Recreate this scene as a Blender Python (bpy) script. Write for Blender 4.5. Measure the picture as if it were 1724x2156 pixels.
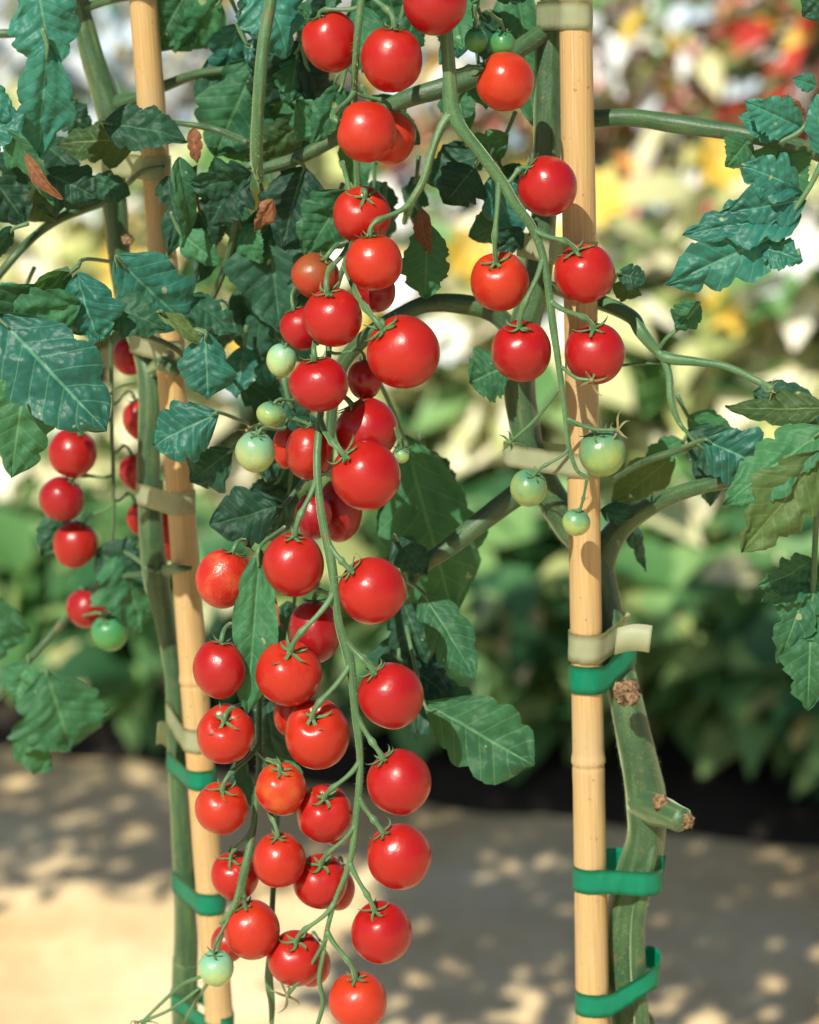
import bpy, math, random
from mathutils import Vector, Matrix, noise
R = math.radians
random.seed(7)
for o in list(bpy.data.objects):
    bpy.data.objects.remove(o)
scene = bpy.context.scene
COL = scene.collection

# ------------------------------------------------------------------ camera
CAM_Z, PITCH, K = 0.95, 11.0, 0.35 / 1724.0      # K metres per picture unit at one metre
cd = bpy.data.cameras.new('camera')
cam = bpy.data.objects.new('camera', cd)
COL.objects.link(cam)
cam.location = (0, 0, CAM_Z)
cam.rotation_euler = (R(90 - PITCH), 0, 0)
cd.sensor_fit = 'HORIZONTAL'
cd.sensor_width = 36
cd.lens = 36 / 0.35
cd.clip_start = 0.05
cd.clip_end = 400
cd.dof.use_dof = True
cd.dof.focus_distance = 0.985
cd.dof.aperture_fstop = 9.5
scene.camera = cam

# ------------------------------------------------------------------ sky, sun, exposure
SUN_EL, SUN_AZ = 40.0, -24.0                      # azimuth measured at the camera's back, minus = left
sx, sy, sz = math.sin(R(SUN_AZ)) * math.cos(R(SUN_EL)), -math.cos(R(SUN_AZ)) * math.cos(R(SUN_EL)), math.sin(R(SUN_EL))
world = bpy.data.worlds.new('World')
scene.world = world
world.use_nodes = True
wn = world.node_tree
bg = wn.nodes['Background']
sky = wn.nodes.new('ShaderNodeTexSky')
sky.sky_type = 'NISHITA'
sky.sun_disc = False
sky.sun_elevation = R(SUN_EL)
sky.sun_rotation = math.atan2(sx, sy)
sky.air_density = 1.0
sky.dust_density = 1.0
sky.ozone_density = 1.0
wn.links.new(sky.outputs[0], bg.inputs[0])
bg.inputs[1].default_value = 0.06
sl = bpy.data.lights.new('sun', 'SUN')
sl.energy = 5.0
sl.angle = R(0.5)
sl.color = (1.0, 0.93, 0.78)
so = bpy.data.objects.new('sun', sl)
COL.objects.link(so)
so.rotation_euler = Vector((sx, sy, sz)).to_track_quat('Z', 'Y').to_euler()
scene.view_settings.view_transform = 'Standard'
scene.view_settings.look = 'None'
scene.view_settings.gamma = 1
scene.view_settings.exposure = 0.56
scene.cycles.max_bounces = 7
scene.cycles.transparent_max_bounces = 8

# ------------------------------------------------------------------ picture units to world
cp, sp = math.cos(R(PITCH)), math.sin(R(PITCH))
def P(x, y, Y):
    """point seen at picture position (x of 1724, y of 2155) standing on the upright plane Y metres away"""
    u, v = (x - 862) * K, (1077.5 - y) * K
    t = Y / (cp + v * sp)
    return Vector((u * t, (cp + v * sp) * t, CAM_Z + (-sp + v * cp) * t))
def U(Y): return K * Y                            # metres per picture unit on plane Y (close to)

def UD(y, Y): return K * Y / (cp + (1077.5 - y) * K * sp)   # the same, exact for height y in the picture

# ------------------------------------------------------------------ object helpers
def mesh(name, verts, faces, mat=None, uvs=None, smooth=True, mats=None, midx=None):
    me = bpy.data.meshes.new(name)
    me.from_pydata([tuple(v) for v in verts], [], faces)
    if uvs:
        ul = me.uv_layers.new(name='UVMap')
        for lp in me.loops:
            ul.data[lp.index].uv = uvs[lp.vertex_index]
    if mats:
        for m in mats: me.materials.append(m)
    elif mat: me.materials.append(mat)
    if midx: me.polygons.foreach_set('material_index', midx)
    if smooth: me.polygons.foreach_set('use_smooth', [True] * len(me.polygons))
    me.update()
    return me
def link(name, me, parent=None, loc=None):
    o = bpy.data.objects.new(name, me)
    COL.objects.link(o)
    if parent: o.parent = parent
    if loc is not None: o.location = loc
    return o
def tag(o, label=None, cat=None, group=None, kind=None):
    if label: o['label'] = label
    if cat: o['category'] = cat
    if group: o['group'] = group
    if kind: o['kind'] = kind
    return o
def empty(name, loc=(0, 0, 0)):
    o = bpy.data.objects.new(name, None)
    COL.objects.link(o); o.location = loc; o.empty_display_size = 0.02
    return o
class Geo:
    def __init__(s): s.v, s.f, s.uv, s.m = [], [], [], []
    def add(s, v, f, uv=None, mi=0):
        b = len(s.v); s.v += list(v); s.f += [tuple(i + b for i in q) for q in f]
        s.uv += list(uv) if uv else [(0, 0)] * len(v); s.m += [mi] * len(f)
    def build(s, name, mats, parent=None, smooth=True):
        """verts are in world space; a parented mesh is moved into its parent's frame"""
        off = Vector(parent.location) if parent else Vector((0, 0, 0))
        if parent and parent.parent: off = off + Vector(parent.parent.location)
        v = [Vector(p) - off for p in s.v]
        if not isinstance(mats, (list, tuple)): mats = [mats]
        return link(name, mesh(name, v, s.f, uvs=s.uv, mats=mats, midx=s.m, smooth=smooth), parent)

def spline(pts, n=8):
    """Catmull-Rom through tuples of any length"""
    pts = [tuple(p) for p in pts]
    if len(pts) == 2: return [tuple(a + (b - a) * i / n for a, b in zip(*pts)) for i in range(n + 1)]
    q = [tuple(2 * a - b for a, b in zip(pts[0], pts[1]))] + pts + [tuple(2 * a - b for a, b in zip(pts[-1], pts[-2]))]
    out = []
    for k in range(1, len(q) - 2):
        for i in range(n):
            t = i / n
            out.append(tuple(0.5 * (2 * b + (c - a) * t + (2 * a - 5 * b + 4 * c - d) * t * t + (3 * b - a - 3 * c + d) * t ** 3)
                             for a, b, c, d in zip(q[k - 1], q[k], q[k + 1], q[k + 2])))
    out.append(pts[-1])
    return out

def tube(geo, pts, rads, sides=12, ridge=0.0, seed=0, mi=0, bump=0.03):
    """round tube through world points"""
    n = len(pts); pts = [Vector(p) for p in pts]
    tan = [(pts[min(i + 1, n - 1)] - pts[max(i - 1, 0)]).normalized() for i in range(n)]
    a = tan[0].orthogonal().normalized()
    V, F, UVs = [], [], []
    L = 0
    for i in range(n):
        if i: L += (pts[i] - pts[i - 1]).length
        a = (a - tan[i] * a.dot(tan[i])).normalized()
        b = tan[i].cross(a)
        for s in range(sides):
            th = 2 * math.pi * s / sides
            r = rads[i] * (1 + ridge * math.cos(5 * th + seed) + bump * noise.noise(Vector((L * 60 + seed, math.cos(th), math.sin(th)))))
            V.append(pts[i] + (a * math.cos(th) + b * math.sin(th)) * r)
            UVs.append((s / sides, L * 20))
    for i in range(n - 1):
        for s in range(sides):
            F.append((i * sides + s, i * sides + (s + 1) % sides, (i + 1) * sides + (s + 1) % sides, (i + 1) * sides + s))
    c0, c1 = len(V), len(V) + 1
    V += [pts[0] - tan[0] * rads[0] * .4, pts[-1] + tan[-1] * rads[-1] * .6]; UVs += [(0, 0), (0, L * 20)]
    for s in range(sides):
        F.append((c0, (s + 1) % sides, s)); F.append((c1, (n - 1) * sides + s, (n - 1) * sides + (s + 1) % sides))
    geo.add(V, F, UVs, mi)

def fuzz(geo, pts, rads, count, length, seed, mi=0):
    """short hairs standing off a stem"""
    rnd = random.Random(seed); n = len(pts)
    for _ in range(count):
        k = rnd.random() * (n - 1.001); i = int(k); f = k - i
        p = Vector(pts[i]).lerp(Vector(pts[i + 1]), f); r = rads[i] + (rads[i + 1] - rads[i]) * f
        t = (Vector(pts[i + 1]) - Vector(pts[i])).normalized(); a = t.orthogonal().normalized(); b = t.cross(a)
        th = rnd.random() * 6.283; d = a * math.cos(th) + b * math.sin(th)
        s = t * r * 0.0 + t.cross(d) * 0.00007
        e = p + d * (r + length * rnd.uniform(.5, 1.2)) + t * rnd.uniform(-.4, .4) * length
        q = p + d * r * .9
        geo.add([q - s, q + s, e], [(0, 1, 2)], None, mi)

# ------------------------------------------------------------------ materials
def mat(name):
    m = bpy.data.materials.new(name); m.use_nodes = True
    nt = m.node_tree
    for n in list(nt.nodes): nt.nodes.remove(n)
    out = nt.nodes.new('ShaderNodeOutputMaterial')
    return m, nt, out
def N(nt, kind, **kw):
    n = nt.nodes.new(kind)
    for k, v in kw.items():
        if k.startswith('i_'):
            n.inputs[k[2:].replace('_', ' ')].default_value = v
        else: setattr(n, k, v)
    return n
def ramp(nt, src, stops, interp='LINEAR'):
    n = nt.nodes.new('ShaderNodeValToRGB'); n.color_ramp.interpolation = interp
    e = n.color_ramp.elements
    e[0].position, e[0].color = stops[0][0], (*stops[0][1], 1)
    e[1].position, e[1].color = stops[-1][0], (*stops[-1][1], 1)
    for p, c in stops[1:-1]:
        x = e.new(p); x.color = (*c, 1)
    nt.links.new(src, n.inputs[0]); return n
def mixc(nt, fac, a, b, mode='MIX'):
    n = nt.nodes.new('ShaderNodeMix'); n.data_type = 'RGBA'; n.blend_type = mode
    for s, i in ((fac, 0), (a, 6), (b, 7)):
        if isinstance(s, (int, float)): n.inputs[i].default_value = s
        elif isinstance(s, tuple): n.inputs[i].default_value = (*s, 1)
        else: nt.links.new(s, n.inputs[i])
    return n.outputs[2]
def maths(nt, op, a, b=None, c=None):
    n = nt.nodes.new('ShaderNodeMath'); n.operation = op
    for i, s in enumerate((a, b, c)):
        if s is None: continue
        if isinstance(s, (int, float)): n.inputs[i].default_value = s
        else: nt.links.new(s, n.inputs[i])
    return n.outputs[0]

def leaf_mat(name, dark, light, vein, trans, gloss=0.25, transf=0.33, rough=0.55, under=None):
    m, nt, out = mat(name); L = nt.links.new
    uv = N(nt, 'ShaderNodeUVMap'); sep = N(nt, 'ShaderNodeSeparateXYZ'); L(uv.outputs[0], sep.inputs[0])
    u = sep.outputs[0]; v = maths(nt, 'ABSOLUTE', maths(nt, 'SUBTRACT', sep.outputs[1], 0.5))
    v2 = maths(nt, 'MULTIPLY', v, 2.0)
    mid = maths(nt, 'LESS_THAN', v2, 0.035)
    ph = maths(nt, 'FRACT', maths(nt, 'SUBTRACT', maths(nt, 'MULTIPLY', u, 8.0), maths(nt, 'MULTIPLY', v2, 1.1)))
    tri = maths(nt, 'ABSOLUTE', maths(nt, 'SUBTRACT', ph, 0.5))
    side = maths(nt, 'GREATER_THAN', tri, 0.455)
    vv = maths(nt, 'MULTIPLY', maths(nt, 'MAXIMUM', mid, maths(nt, 'MULTIPLY', side, 0.55)), 0.6)
    tc = N(nt, 'ShaderNodeTexCoord'); oi = N(nt, 'ShaderNodeObjectInfo')
    ns = N(nt, 'ShaderNodeTexNoise', i_Scale=55.0, i_Detail=5.0, i_Roughness=0.6); L(tc.outputs['Object'], ns.inputs['Vector'])
    nf = N(nt, 'ShaderNodeTexNoise', i_Scale=420.0, i_Detail=3.0); L(tc.outputs['Object'], nf.inputs['Vector'])
    geo = N(nt, 'ShaderNodeNewGeometry')
    f = maths(nt, 'ADD', maths(nt, 'MULTIPLY', ns.outputs[0], 0.9), maths(nt, 'SUBTRACT', maths(nt, 'MULTIPLY', oi.outputs['Random'], 0.5), 0.2))
    c = ramp(nt, f, [(0.25, dark), (0.75, light)]).outputs[0]
    c = mixc(nt, maths(nt, 'MULTIPLY', nf.outputs[0], 0.35), c, tuple(x * 0.45 for x in dark))
    c = mixc(nt, vv, c, vein)
    # scattered pale specks where insects have grazed
    sn = N(nt, 'ShaderNodeTexNoise', i_Scale=130.0, i_Detail=1.0); L(tc.outputs['Object'], sn.inputs['Vector'])
    sk = maths(nt, 'GREATER_THAN', sn.outputs[0], 0.76)
    c = mixc(nt, maths(nt, 'MULTIPLY', sk, 0.5), c, (0.42, 0.46, 0.22))
    c = mixc(nt, geo.outputs['Backfacing'], c, mixc(nt, 0.5, c, under or (0.16, 0.27, 0.14)))
    bs = N(nt, 'ShaderNodeBsdfPrincipled'); bs.inputs['Roughness'].default_value = rough
    bs.inputs['Specular IOR Level'].default_value = gloss; bs.inputs['Sheen Weight'].default_value = 0.12; bs.inputs['Sheen Tint'].default_value = (.7, 1, .8, 1)
    L(c, bs.inputs['Base Color'])
    bp = N(nt, 'ShaderNodeBump', i_Strength=0.55, i_Distance=0.0009)
    n2 = N(nt, 'ShaderNodeTexVoronoi', i_Scale=330.0); L(tc.outputs['Object'], n2.inputs['Vector'])
    L(maths(nt, 'SUBTRACT', maths(nt, 'MULTIPLY', n2.outputs['Distance'], 0.8), vv), bp.inputs['Height']); L(bp.outputs[0], bs.inputs['Normal'])
    tr = N(nt, 'ShaderNodeBsdfTranslucent'); L(mixc(nt, 0.55, c, trans), tr.inputs[0])
    mx = N(nt, 'ShaderNodeMixShader'); mx.inputs[0].default_value = transf
    L(bs.outputs[0], mx.inputs[1]); L(tr.outputs[0], mx.inputs[2]); L(mx.outputs[0], out.inputs[0])
    return m

M = {}
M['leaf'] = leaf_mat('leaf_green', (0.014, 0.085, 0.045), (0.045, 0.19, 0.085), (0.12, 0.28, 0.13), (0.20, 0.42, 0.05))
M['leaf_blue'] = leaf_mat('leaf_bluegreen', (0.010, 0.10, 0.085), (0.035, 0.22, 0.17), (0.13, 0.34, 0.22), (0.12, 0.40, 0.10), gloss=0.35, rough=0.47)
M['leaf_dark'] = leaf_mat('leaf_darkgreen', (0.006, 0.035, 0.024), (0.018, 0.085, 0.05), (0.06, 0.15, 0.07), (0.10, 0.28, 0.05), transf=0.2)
M['leaf_olive'] = leaf_mat('leaf_olive', (0.025, 0.070, 0.025), (0.075, 0.14, 0.045), (0.17, 0.22, 0.08), (0.28, 0.38, 0.05))
M['leaf_dead'] = leaf_mat('leaf_withered', (0.10, 0.03, 0.015), (0.28, 0.12, 0.05), (0.35, 0.2, 0.1), (0.4, 0.2, 0.05), transf=0.15)

def stem_mat(name, a, b, streak, rough=0.5):
    m, nt, out = mat(name); L = nt.links.new
    uv = N(nt, 'ShaderNodeUVMap'); mp = N(nt, 'ShaderNodeMapping'); mp.inputs['Scale'].default_value = (9, 1.2, 1); L(uv.outputs[0], mp.inputs[0])
    st = N(nt, 'ShaderNodeTexNoise', i_Scale=1.6, i_Detail=4.0); L(mp.outputs[0], st.inputs['Vector'])
    tc = N(nt, 'ShaderNodeTexCoord'); nb = N(nt, 'ShaderNodeTexNoise', i_Scale=70.0, i_Detail=6.0, i_Roughness=0.65); L(tc.outputs['Object'], nb.inputs['Vector'])
    nf = N(nt, 'ShaderNodeTexNoise', i_Scale=900.0, i_Detail=2.0); L(tc.outputs['Object'], nf.inputs['Vector'])
    c = ramp(nt, nb.outputs[0], [(0.3, a), (0.7, b)]).outputs[0]
    c = mixc(nt, ramp(nt, st.outputs[0], [(0.5, (0, 0, 0)), (0.72, (1, 1, 1))]).outputs[0], c, streak)
    c = mixc(nt, maths(nt, 'MULTIPLY', nf.outputs[0], 0.4), c, (0.012, 0.03, 0.008))
    nk = N(nt, 'ShaderNodeTexNoise', i_Scale=150.0, i_Detail=3.0); L(tc.outputs['Object'], nk.inputs['Vector'])
    c = mixc(nt, ramp(nt, nk.outputs[0], [(0.62, (0, 0, 0)), (0.74, (.6, .6, .6))]).outputs[0], c, (0.13, 0.09, 0.035))
    bs = N(nt, 'ShaderNodeBsdfPrincipled'); bs.inputs['Roughness'].default_value = rough
    bs.inputs['Sheen Weight'].default_value = 0.35; bs.inputs['Sheen Roughness'].default_value = 0.4
    bs.inputs['Sheen Tint'].default_value = (0.8, 1, 0.6, 1)
    L(c, bs.inputs['Base Color'])
    bp = N(nt, 'ShaderNodeBump', i_Strength=0.35, i_Distance=0.0005); L(maths(nt, 'ADD', nf.outputs[0], st.outputs[0]), bp.inputs['Height']); L(bp.outputs[0], bs.inputs['Normal'])
    L(bs.outputs[0], out.inputs[0]); return m
M['stem'] = stem_mat('stem_green', (0.016, 0.055, 0.026), (0.040, 0.105, 0.042), (0.085, 0.15, 0.055))
M['truss'] = stem_mat('truss_green', (0.03, 0.105, 0.045), (0.075, 0.19, 0.08), (0.14, 0.22, 0.08))
M['hair'] = stem_mat('stem_hair', (0.30, 0.42, 0.16), (0.42, 0.5, 0.2), (0.45, 0.5, 0.25))
M['ringmark'] = stem_mat('stem_scar', (0.07, 0.035, 0.02), (0.30, 0.19, 0.10), (0.5, 0.42, 0.28), 0.85)
M['calyx'] = stem_mat('calyx_green', (0.03, 0.10, 0.035), (0.08, 0.20, 0.07), (0.13, 0.24, 0.08))
M['calyx_dry'] = stem_mat('calyx_dry', (0.12, 0.14, 0.05), (0.25, 0.2, 0.09), (0.3, 0.2, 0.1))

def fruit_mat(name, base, shoulder, blotch, sp=0.0, rough=0.29, sss=0.12, sr=(1, 0.25, 0.1)):
    m, nt, out = mat(name); L = nt.links.new
    tc = N(nt, 'ShaderNodeTexCoord'); sep = N(nt, 'ShaderNodeSeparateXYZ'); L(tc.outputs['Object'], sep.inputs[0])
    oi = N(nt, 'ShaderNodeObjectInfo')
    va = N(nt, 'ShaderNodeVectorMath', operation='ADD'); L(tc.outputs['Object'], va.inputs[0])
    cx = N(nt, 'ShaderNodeCombineXYZ'); rr = maths(nt, 'MULTIPLY', oi.outputs['Random'], 40.0); L(rr, cx.inputs[0]); L(rr, cx.inputs[1]); L(cx.outputs[0], va.inputs[1])
    nb = N(nt, 'ShaderNodeTexNoise', i_Scale=1.3, i_Detail=4.0); L(va.outputs[0], nb.inputs['Vector'])
    nf = N(nt, 'ShaderNodeTexNoise', i_Scale=60.0, i_Detail=1.0); L(va.outputs[0], nf.inputs['Vector'])
    z = maths(nt, 'ADD', maths(nt, 'MULTIPLY', sep.outputs[2], 0.5), maths(nt, 'MULTIPLY', nb.outputs[0], 0.45))
    c = mixc(nt, ramp(nt, z, [(0.25, (0, 0, 0)), (0.8, (1, 1, 1))]).outputs[0], base, shoulder)
    c = mixc(nt, ramp(nt, nb.outputs[0], [(0.48, (0, 0, 0)), (0.75, (.8, .8, .8))]).outputs[0], c, blotch)
    c = mixc(nt, maths(nt, 'MULTIPLY', maths(nt, 'GREATER_THAN', nf.outputs[0], 0.77), 0.25), c, tuple(min(1, x * 1.3 + 0.12) for x in blotch))
    hs = N(nt, 'ShaderNodeHueSaturation'); L(c, hs.inputs['Color'])
    L(maths(nt, 'ADD', 0.498, maths(nt, 'MULTIPLY', oi.outputs['Random'], 0.010)), hs.inputs['Hue'])
    L(maths(nt, 'ADD', 0.76, maths(nt, 'MULTIPLY', oi.outputs['Random'], 0.34)), hs.inputs['Value'])
    bs = N(nt, 'ShaderNodeBsdfPrincipled'); bs.inputs['Roughness'].default_value = rough
    bs.inputs['Subsurface Weight'].default_value = sss; bs.inputs['Subsurface Scale'].default_value = 0.15; bs.inputs['Subsurface Radius'].default_value = sr
    bs.inputs['IOR'].default_value = 1.45
    L(hs.outputs[0], bs.inputs['Base Color'])
    rg = ramp(nt, nb.outputs[0], [(0.3, (rough * .85,) * 3), (0.7, (rough * 1.35,) * 3)]); L(rg.outputs[0], bs.inputs['Roughness'])
    n3 = N(nt, 'ShaderNodeTexNoise', i_Scale=4.0, i_Detail=2.0); L(va.outputs[0], n3.inputs['Vector'])
    bp = N(nt, 'ShaderNodeBump', i_Strength=0.25, i_Distance=0.0008); L(n3.outputs[0], bp.inputs['Height'])
    b2 = N(nt, 'ShaderNodeBump', i_Strength=sp, i_Distance=0.0004)
    n4 = N(nt, 'ShaderNodeTexVoronoi', i_Scale=12.0); L(va.outputs[0], n4.inputs['Vector']); L(n4.outputs['Distance'], b2.inputs['Height'])
    L(bp.outputs[0], b2.inputs['Normal']); L(b2.outputs[0], bs.inputs['Normal'])
    L(bs.outputs[0], out.inputs[0]); return m
M['red'] = fruit_mat('tomato_red', (0.32, 0.006, 0.007), (0.38, 0.015, 0.008), (0.34, 0.010, 0.008), 0.02)
M['shade_red'] = fruit_mat('tomato_shade_red', (0.27, 0.007, 0.011), (0.30, 0.010, 0.011), (0.28, 0.009, 0.011), 0.02)  # red darkened for back fruit, their shade put into the colour
M['specked'] = fruit_mat('tomato_specked', (0.36, 0.008, 0.008), (0.40, 0.014, 0.010), (0.55, 0.10, 0.05), 0.3)
M['orange'] = fruit_mat('tomato_orange', (0.42, 0.014, 0.008), (0.46, 0.055, 0.012), (0.48, 0.10, 0.018), 0.02)
M['brown'] = fruit_mat('tomato_brownish', (0.38, 0.03, 0.012), (0.20, 0.08, 0.025), (0.26, 0.085, 0.025), 0.02)
M['green'] = fruit_mat('tomato_green', (0.26, 0.36, 0.11), (0.012, 0.17, 0.13), (0.09, 0.28, 0.15), 0.02, 0.3, 0.1, (.4, 1, .3))
M['pale'] = fruit_mat('tomato_pale_green', (0.32, 0.44, 0.18), (0.07, 0.32, 0.25), (0.20, 0.40, 0.24), 0.02, 0.3, 0.1, (.4, 1, .3))
M['darkgreen'] = fruit_mat('tomato_dark_green', (0.06, 0.20, 0.05), (0.02, 0.15, 0.08), (0.05, 0.2, 0.06), 0.02, 0.3, 0.1, (.4, 1, .3))

def bamboo_mat():
    m, nt, out = mat('bamboo'); L = nt.links.new
    tc = N(nt, 'ShaderNodeTexCoord'); uv = N(nt, 'ShaderNodeUVMap')
    mp = N(nt, 'ShaderNodeMapping'); mp.inputs['Scale'].default_value = (60, 1.0, 1); L(uv.outputs[0], mp.inputs[0])
    fb = N(nt, 'ShaderNodeTexNoise', i_Scale=1.0, i_Detail=5.0, i_Roughness=0.65); L(mp.outputs[0], fb.inputs['Vector'])
    nb = N(nt, 'ShaderNodeTexNoise', i_Scale=16.0, i_Detail=3.0); L(tc.outputs['Object'], nb.inputs['Vector'])
    nd = N(nt, 'ShaderNodeTexNoise', i_Scale=330.0, i_Detail=2.0); L(tc.outputs['Object'], nd.inputs['Vector'])
    c = ramp(nt, fb.outputs[0], [(0.3, (0.30, 0.19, 0.075)), (0.55, (0.43, 0.29, 0.125)), (0.75, (0.52, 0.38, 0.185))]).outputs[0]
    c = mixc(nt, ramp(nt, nb.outputs[0], [(0.45, (0, 0, 0)), (0.75, (.7, .7, .7))]).outputs[0], c, (0.34, 0.28, 0.17))
    c = mixc(nt, ramp(nt, nb.outputs[0], [(0.28, (.6, .6, .6)), (0.42, (0, 0, 0))]).outputs[0], c, (0.40, 0.20, 0.07))
    c = mixc(nt, maths(nt, 'MULTIPLY', maths(nt, 'GREATER_THAN', nd.outputs[0], 0.70), 0.5), c, (0.16, 0.08, 0.03))
    bs = N(nt, 'ShaderNodeBsdfPrincipled'); bs.inputs['Roughness'].default_value = 0.42; L(c, bs.inputs['Base Color'])
    bp = N(nt, 'ShaderNodeBump', i_Strength=0.3, i_Distance=0.0004); L(fb.outputs[0], bp.inputs['Height']); L(bp.outputs[0], bs.inputs['Normal'])
    L(bs.outputs[0], out.inputs[0]); return m
M['bamboo'] = bamboo_mat()
def plain(name, c1, c2, rough=0.6, scale=40, spec=0.5, trans=0.0, tcol=None, alpha=None, bump=0.0):
    m, nt, out = mat(name); L = nt.links.new
    tc = N(nt, 'ShaderNodeTexCoord'); nb = N(nt, 'ShaderNodeTexNoise', i_Scale=scale, i_Detail=5.0); L(tc.outputs['Object'], nb.inputs['Vector'])
    c = ramp(nt, nb.outputs[0], [(0.3, c1), (0.7, c2)]).outputs[0]
    bs = N(nt, 'ShaderNodeBsdfPrincipled'); bs.inputs['Roughness'].default_value = rough; bs.inputs['Specular IOR Level'].default_value = spec
    L(c, bs.inputs['Base Color'])
    if bump:
        bp = N(nt, 'ShaderNodeBump', i_Strength=bump, i_Distance=0.004); L(nb.outputs[0], bp.inputs['Height']); L(bp.outputs[0], bs.inputs['Normal'])
    last = bs
    if trans:
        tr = N(nt, 'ShaderNodeBsdfTranslucent'); tr.inputs[0].default_value = (*tcol, 1)
        mx = N(nt, 'ShaderNodeMixShader'); mx.inputs[0].default_value = trans; L(bs.outputs[0], mx.inputs[1]); L(tr.outputs[0], mx.inputs[2]); last = mx
    if alpha:
        tp = N(nt, 'ShaderNodeBsdfTransparent'); tp.inputs[0].default_value = (*tcol, 1)
        mx = N(nt, 'ShaderNodeMixShader'); mx.inputs[0].default_value = alpha; L(last.outputs[0], mx.inputs[1]); L(tp.outputs[0], mx.inputs[2]); last = mx
    L(last.outputs[0], out.inputs[0]); return m
M['tape_green'] = plain('tape_green', (0.0, 0.20, 0.115), (0.005, 0.26, 0.155), 0.42, 60, 0.4, 0.35, (0.02, 0.55, 0.36), 0.16)
M['tape_white'] = plain('tape_milky', (0.42, 0.46, 0.32), (0.50, 0.53, 0.38), 0.45, 50, 0.4, 0.35, (0.65, 0.72, 0.5), 0.38)
def bushleaf(name, c1, c2, c3, transf=0.3, tcol=(0.3, 0.5, 0.1), rough=0.5):
    m, nt, out = mat(name); L = nt.links.new
    g = N(nt, 'ShaderNodeNewGeometry'); tc = N(nt, 'ShaderNodeTexCoord')
    nb = N(nt, 'ShaderNodeTexNoise', i_Scale=25.0, i_Detail=2.0); L(tc.outputs['Object'], nb.inputs['Vector'])
    f = maths(nt, 'ADD', maths(nt, 'MULTIPLY', g.outputs['Random Per Island'], 0.8), maths(nt, 'MULTIPLY', nb.outputs[0], 0.25))
    c = ramp(nt, f, [(0.1, c1), (0.55, c2), (0.95, c3)]).outputs[0]
    bs = N(nt, 'ShaderNodeBsdfPrincipled'); bs.inputs['Roughness'].default_value = rough; L(c, bs.inputs['Base Color'])
    tr = N(nt, 'ShaderNodeBsdfTranslucent'); L(mixc(nt, 0.5, c, tcol), tr.inputs[0])
    mx = N(nt, 'ShaderNodeMixShader'); mx.inputs[0].default_value = transf; L(bs.outputs[0], mx.inputs[1]); L(tr.outputs[0], mx.inputs[2]); L(mx.outputs[0], out.inputs[0]); return m
M['b_green'] = bushleaf('bush_green', (0.012, 0.06, 0.025), (0.03, 0.12, 0.045), (0.07, 0.19, 0.07), 0.2)
M['b_mid'] = bushleaf('bush_midgreen', (0.06, 0.17, 0.055), (0.12, 0.28, 0.09), (0.34, 0.50, 0.20))
M['b_pale'] = bushleaf('bush_pale', (0.22, 0.36, 0.10), (0.55, 0.56, 0.24), (0.85, 0.82, 0.62), tcol=(0.8, 0.8, 0.4))
M['b_cream'] = bushleaf('bush_cream', (0.45, 0.50, 0.22), (0.85, 0.80, 0.55), (0.92, 0.90, 0.82), tcol=(0.9, 0.9, 0.6))
M['b_red'] = bushleaf('bush_red', (0.30, 0.02, 0.02), (0.55, 0.05, 0.03), (0.70, 0.16, 0.10), tcol=(0.8, 0.1, 0.05))
M['b_yellow'] = bushleaf('bush_yellow', (0.55, 0.40, 0.04), (0.80, 0.55, 0.08), (0.85, 0.70, 0.25), tcol=(0.9, 0.7, 0.1))
M['b_white'] = bushleaf('bush_white', (0.62, 0.74, 0.86), (0.80, 0.86, 0.90), (0.90, 0.91, 0.92), tcol=(0.9, 0.9, 0.9))
M['b_orange'] = bushleaf('bush_orange', (0.65, 0.10, 0.02), (0.80, 0.25, 0.05), (0.85, 0.45, 0.20), tcol=(0.9, 0.4, 0.1))
M['scar'] = plain('bark_scar', (0.05, 0.025, 0.012), (0.34, 0.23, 0.13), 0.9, 420, 0.2, bump=1.0)
M['b_blue'] = bushleaf('bush_blue', (0.30, 0.45, 0.68), (0.50, 0.65, 0.82), (0.72, 0.82, 0.92), tcol=(0.6, 0.7, 0.9))
M['b_pink'] = bushleaf('bush_pink', (0.62, 0.16, 0.16), (0.78, 0.32, 0.30), (0.85, 0.55, 0.50), tcol=(0.9, 0.4, 0.4))
M['wood'] = plain('woody_stem', (0.05, 0.09, 0.03), (0.10, 0.14, 0.05), 0.7)

# ------------------------------------------------------------------ ground
def ground_mat(name, c1, c2, c3, big):
    m, nt, out = mat(name); L = nt.links.new
    tc = N(nt, 'ShaderNodeTexCoord')
    a = N(nt, 'ShaderNodeTexNoise', i_Scale=big, i_Detail=8.0, i_Roughness=0.62); L(tc.outputs['Object'], a.inputs['Vector'])
    b = N(nt, 'ShaderNodeTexNoise', i_Scale=60.0, i_Detail=8.0, i_Roughness=0.7); L(tc.outputs['Object'], b.inputs['Vector'])
    f = maths(nt, 'ADD', maths(nt, 'MULTIPLY', a.outputs[0], 0.65), maths(nt, 'MULTIPLY', b.outputs[0], 0.35))
    c = ramp(nt, f, [(0.32, c1), (0.52, c2), (0.68, c3)]).outputs[0]
    bs = N(nt, 'ShaderNodeBsdfPrincipled'); bs.inputs['Roughness'].default_value = 0.95; L(c, bs.inputs['Base Color'])
    bp = N(nt, 'ShaderNodeBump', i_Strength=0.5, i_Distance=0.02); L(f, bp.inputs['Height']); L(bp.outputs[0], bs.inputs['Normal'])
    L(bs.outputs[0], out.inputs[0]); return m
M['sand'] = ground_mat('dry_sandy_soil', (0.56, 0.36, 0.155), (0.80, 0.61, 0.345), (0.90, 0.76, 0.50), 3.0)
M['bed'] = ground_mat('bed_soil_shade', (0.008, 0.006, 0.004), (0.018, 0.013, 0.009), (0.03, 0.022, 0.013), 6.0)  # near-black colour carries the deep shade under the hedge
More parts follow.
